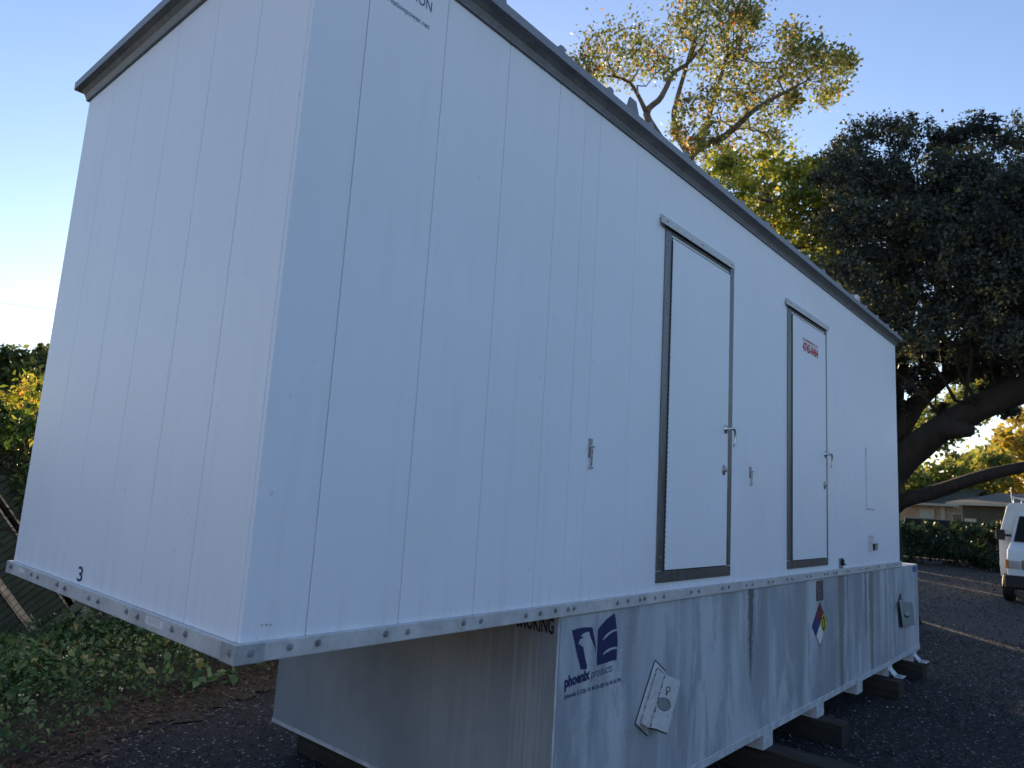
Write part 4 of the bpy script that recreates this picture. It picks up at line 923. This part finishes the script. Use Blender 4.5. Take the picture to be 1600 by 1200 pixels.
house('far_house', 'low olive-brown house with pale eave behind the far fence and van', A0[0], A0[1], A1[0], A1[1], at(1550,786,51)[2]-.15, 7, 2.45, M_OLIVE, 1,
      [('door', -.02+.2, 1.0, GZ, .75, M_TRIMW), ('window', 4.5, 6.2, -.2, .9, M_TRIMW)])
B0, B1 = at(1380, 800, 60), at(1490, 800, 58)
house('far_house', 'small brick house with cream garage door beneath the drooping oak limb', B0[0], B0[1], B1[0], B1[1], at(1450,789,59)[2], 7, 2.9, M_BRICK, 1,
      [('garage_door', 2.6, 3.6, GZ, 1.25, M_TRIMW), ('wall_pier', 4.0, 4.3, GZ, 1.6, M_TRIMW), ('window', 4.7, 5.4, .1, 1.1, M_TRIMW)])

# tan shed added out of view at left, bouncing warm sun onto the end wall
shed = empty('bounce_shed', (-25, 4, GZ), 'unseen tan shed added left of the yard to bounce warm sun', 'shed')
M_TAN = simple('bounce_shed_paint', (.50,.37,.24), .7, 0, .08, 1)
part('wall', MB().box(-31, -25, -14, 20, GZ, 2.6), M_TAN, shed)
part('roof', MB().box(-31.3, -24.7, -14.3, 20.3, 2.605, 2.72), M_ROOF, shed)
for yy in (-10, -3, 4, 11): part('shutter', MB().box(-24.99, -24.95, yy, yy+3, GZ, 1.4), M_TRIMW, shed)

# van: local x = backwards, front at x 0, facing the camera side
vf = at(1551, 860, 23.0)
VY = vf[1]-1.12
van = empty('parked_van', (vf[0]+.2, VY, GZ), 'white high-roofed van with roof rack and orange side marker parked at the right edge', 'van', rz=math.radians(-2))
M_VAN = simple('white_van_paint', (.76,.79,.82), .35, 0, .06, 2); M_VGLASS = simple('van_glass', (.015,.02,.025), .08); M_LAMP = simple('headlamp_lens', (.5,.52,.55), .15, .3)
M_AMBER = simple('amber_lens', (.75,.22,.02), .25); M_GRILLE = simple('grey_grille', (.10,.10,.11), .4, .3)
def vp(name, mb, m, par=van, smooth=False, bv=None, label=None):
    o = part(name, mb, m, par, smooth=smooth, label=label, local=(0,0,0))
    if bv: bevel(o, bv, 3)
    return o
sec = [(-1.13,.58),(-1.15,.9),(-1.14,1.7),(-1.10,1.85),(-.93,2.52),(-.84,2.60),(.84,2.60),(.93,2.52),(1.10,1.85),(1.14,1.7),(1.15,.9),(1.13,.58)]
body = vp('body', MB().prism(sec, 'x', .95, 5.9), M_VAN, bv=.03)
cabp = [(.0,.62),(.0,1.12),(.10,1.36),(.62,1.54),(.95,1.60),(.95,.62)]
cab = vp('hood', MB().prism([(u, v) for u, v in cabp], 'y', -.85, .85) if True else None, M_VAN, bv=.05)
sec2 = [(-.84,1.53),(-.80,1.62),(-.66,2.22),(-.60,2.32),(.60,2.32),(.66,2.22),(.80,1.62),(.84,1.53)]
ws = MB(); 
ws.hexa([(.60,-.84,1.50),(.60,.84,1.50),(1.0,.84,1.50),(1.0,-.84,1.50),(.93,-.68,2.34),(.93,.68,2.34),(1.0,.68,2.34),(1.0,-.68,2.34)])
vp('cab', ws, M_VAN, bv=.02)
vp('windshield', MB().hexa([(.59,-.76,1.56),(.59,.76,1.56),(.62,.76,1.56),(.62,-.76,1.56),(.88,-.64,2.25),(.88,.64,2.25),(.91,.64,2.25),(.91,-.64,2.25)]), M_VGLASS)
vp('grille', MB().box(-.02, -.001, -.52, .52, .86, 1.10), M_GRILLE)
for i in range(4): vp('grille_bar', MB().box(-.03, -.021, -.5, .5, .89+i*.055, .905+i*.055), M_LAMP)
for s_ in (-1, 1):
    a_, b_ = sorted((s_*.54, s_*.80)); vp('headlight', MB().box(-.03, -.001, a_, b_, .88, 1.07), M_LAMP, bv=.01)
    a_, b_ = sorted((s_*.81, s_*.875)); vp('side_marker', MB().box(-.028, .12, a_, b_, .87, 1.09), M_AMBER, bv=.01)
    mr = vp('mirror', MB().box(.72, .86, min(s_*.98,s_*1.18), max(s_*.98,s_*1.18), 1.58, 1.86), M_DARK, bv=.02)
    vp('mirror_arm', MB().box(.80, .84, min(s_*.84,s_*.975), max(s_*.84,s_*.975), 1.68, 1.74), M_DARK, mr)
    vp('side_window', MB().box(1.3, 2.2, min(s_*1.125,s_*1.155), max(s_*1.125,s_*1.155), 1.3, 1.68), M_VGLASS)
vp('bumper', MB().box(-.10, .03, -.90, .90, .38, .70), M_DARK, bv=.03)
vp('underbody', MB().box(.05, 5.6, -.80, .80, .34, .60), M_DARK)
tyre = MB().tube([(0,-.12,0),(0,-.10,0),(0,.10,0),(0,.12,0)], [.31,.35,.35,.31], 24).mesh('tyre'); rim = MB().tube([(0,-.125,0),(0,.125,0)], [.20,.20], 16).mesh('rim')
for x in (.62, 4.6):
    for s_ in (-1, 1):
        wh = link('wheel', tyre, M_DARK, van, local=(x, s_*.90, .35)); link('rim', rim, M_GALV, wh, local=(0,0,0))
rk = MB()
for x in (1.2, 2.6, 4.0, 5.4): rk.tube([(x,-.8,2.61),(x,-.8,2.74),(x,.8,2.74),(x,.8,2.61)], .02, 6)
for y in (-.8, .8): rk.tube([(1.1,y,2.76),(5.5,y,2.76)], .02, 6)
vp('roof_rack', rk, M_GALV)
vp('antenna', MB().tube([(1.0,.80,2.3),(1.0,.82,3.0)], .012, 5), M_GALV)

# thin utility wire far off at left
a0, a1 = at(-300, 420, 60), at(260, 500, 75)
o = part('utility_wire', MB().tube([tuple(a0*(1-t)+a1*t-np.array([0,0,2.0*t*(1-t)])) for t in np.linspace(0,1,12)], .012, 4), M_DARK); tag(o, 'thin dark utility wire sagging across the sky at far left', 'wire')
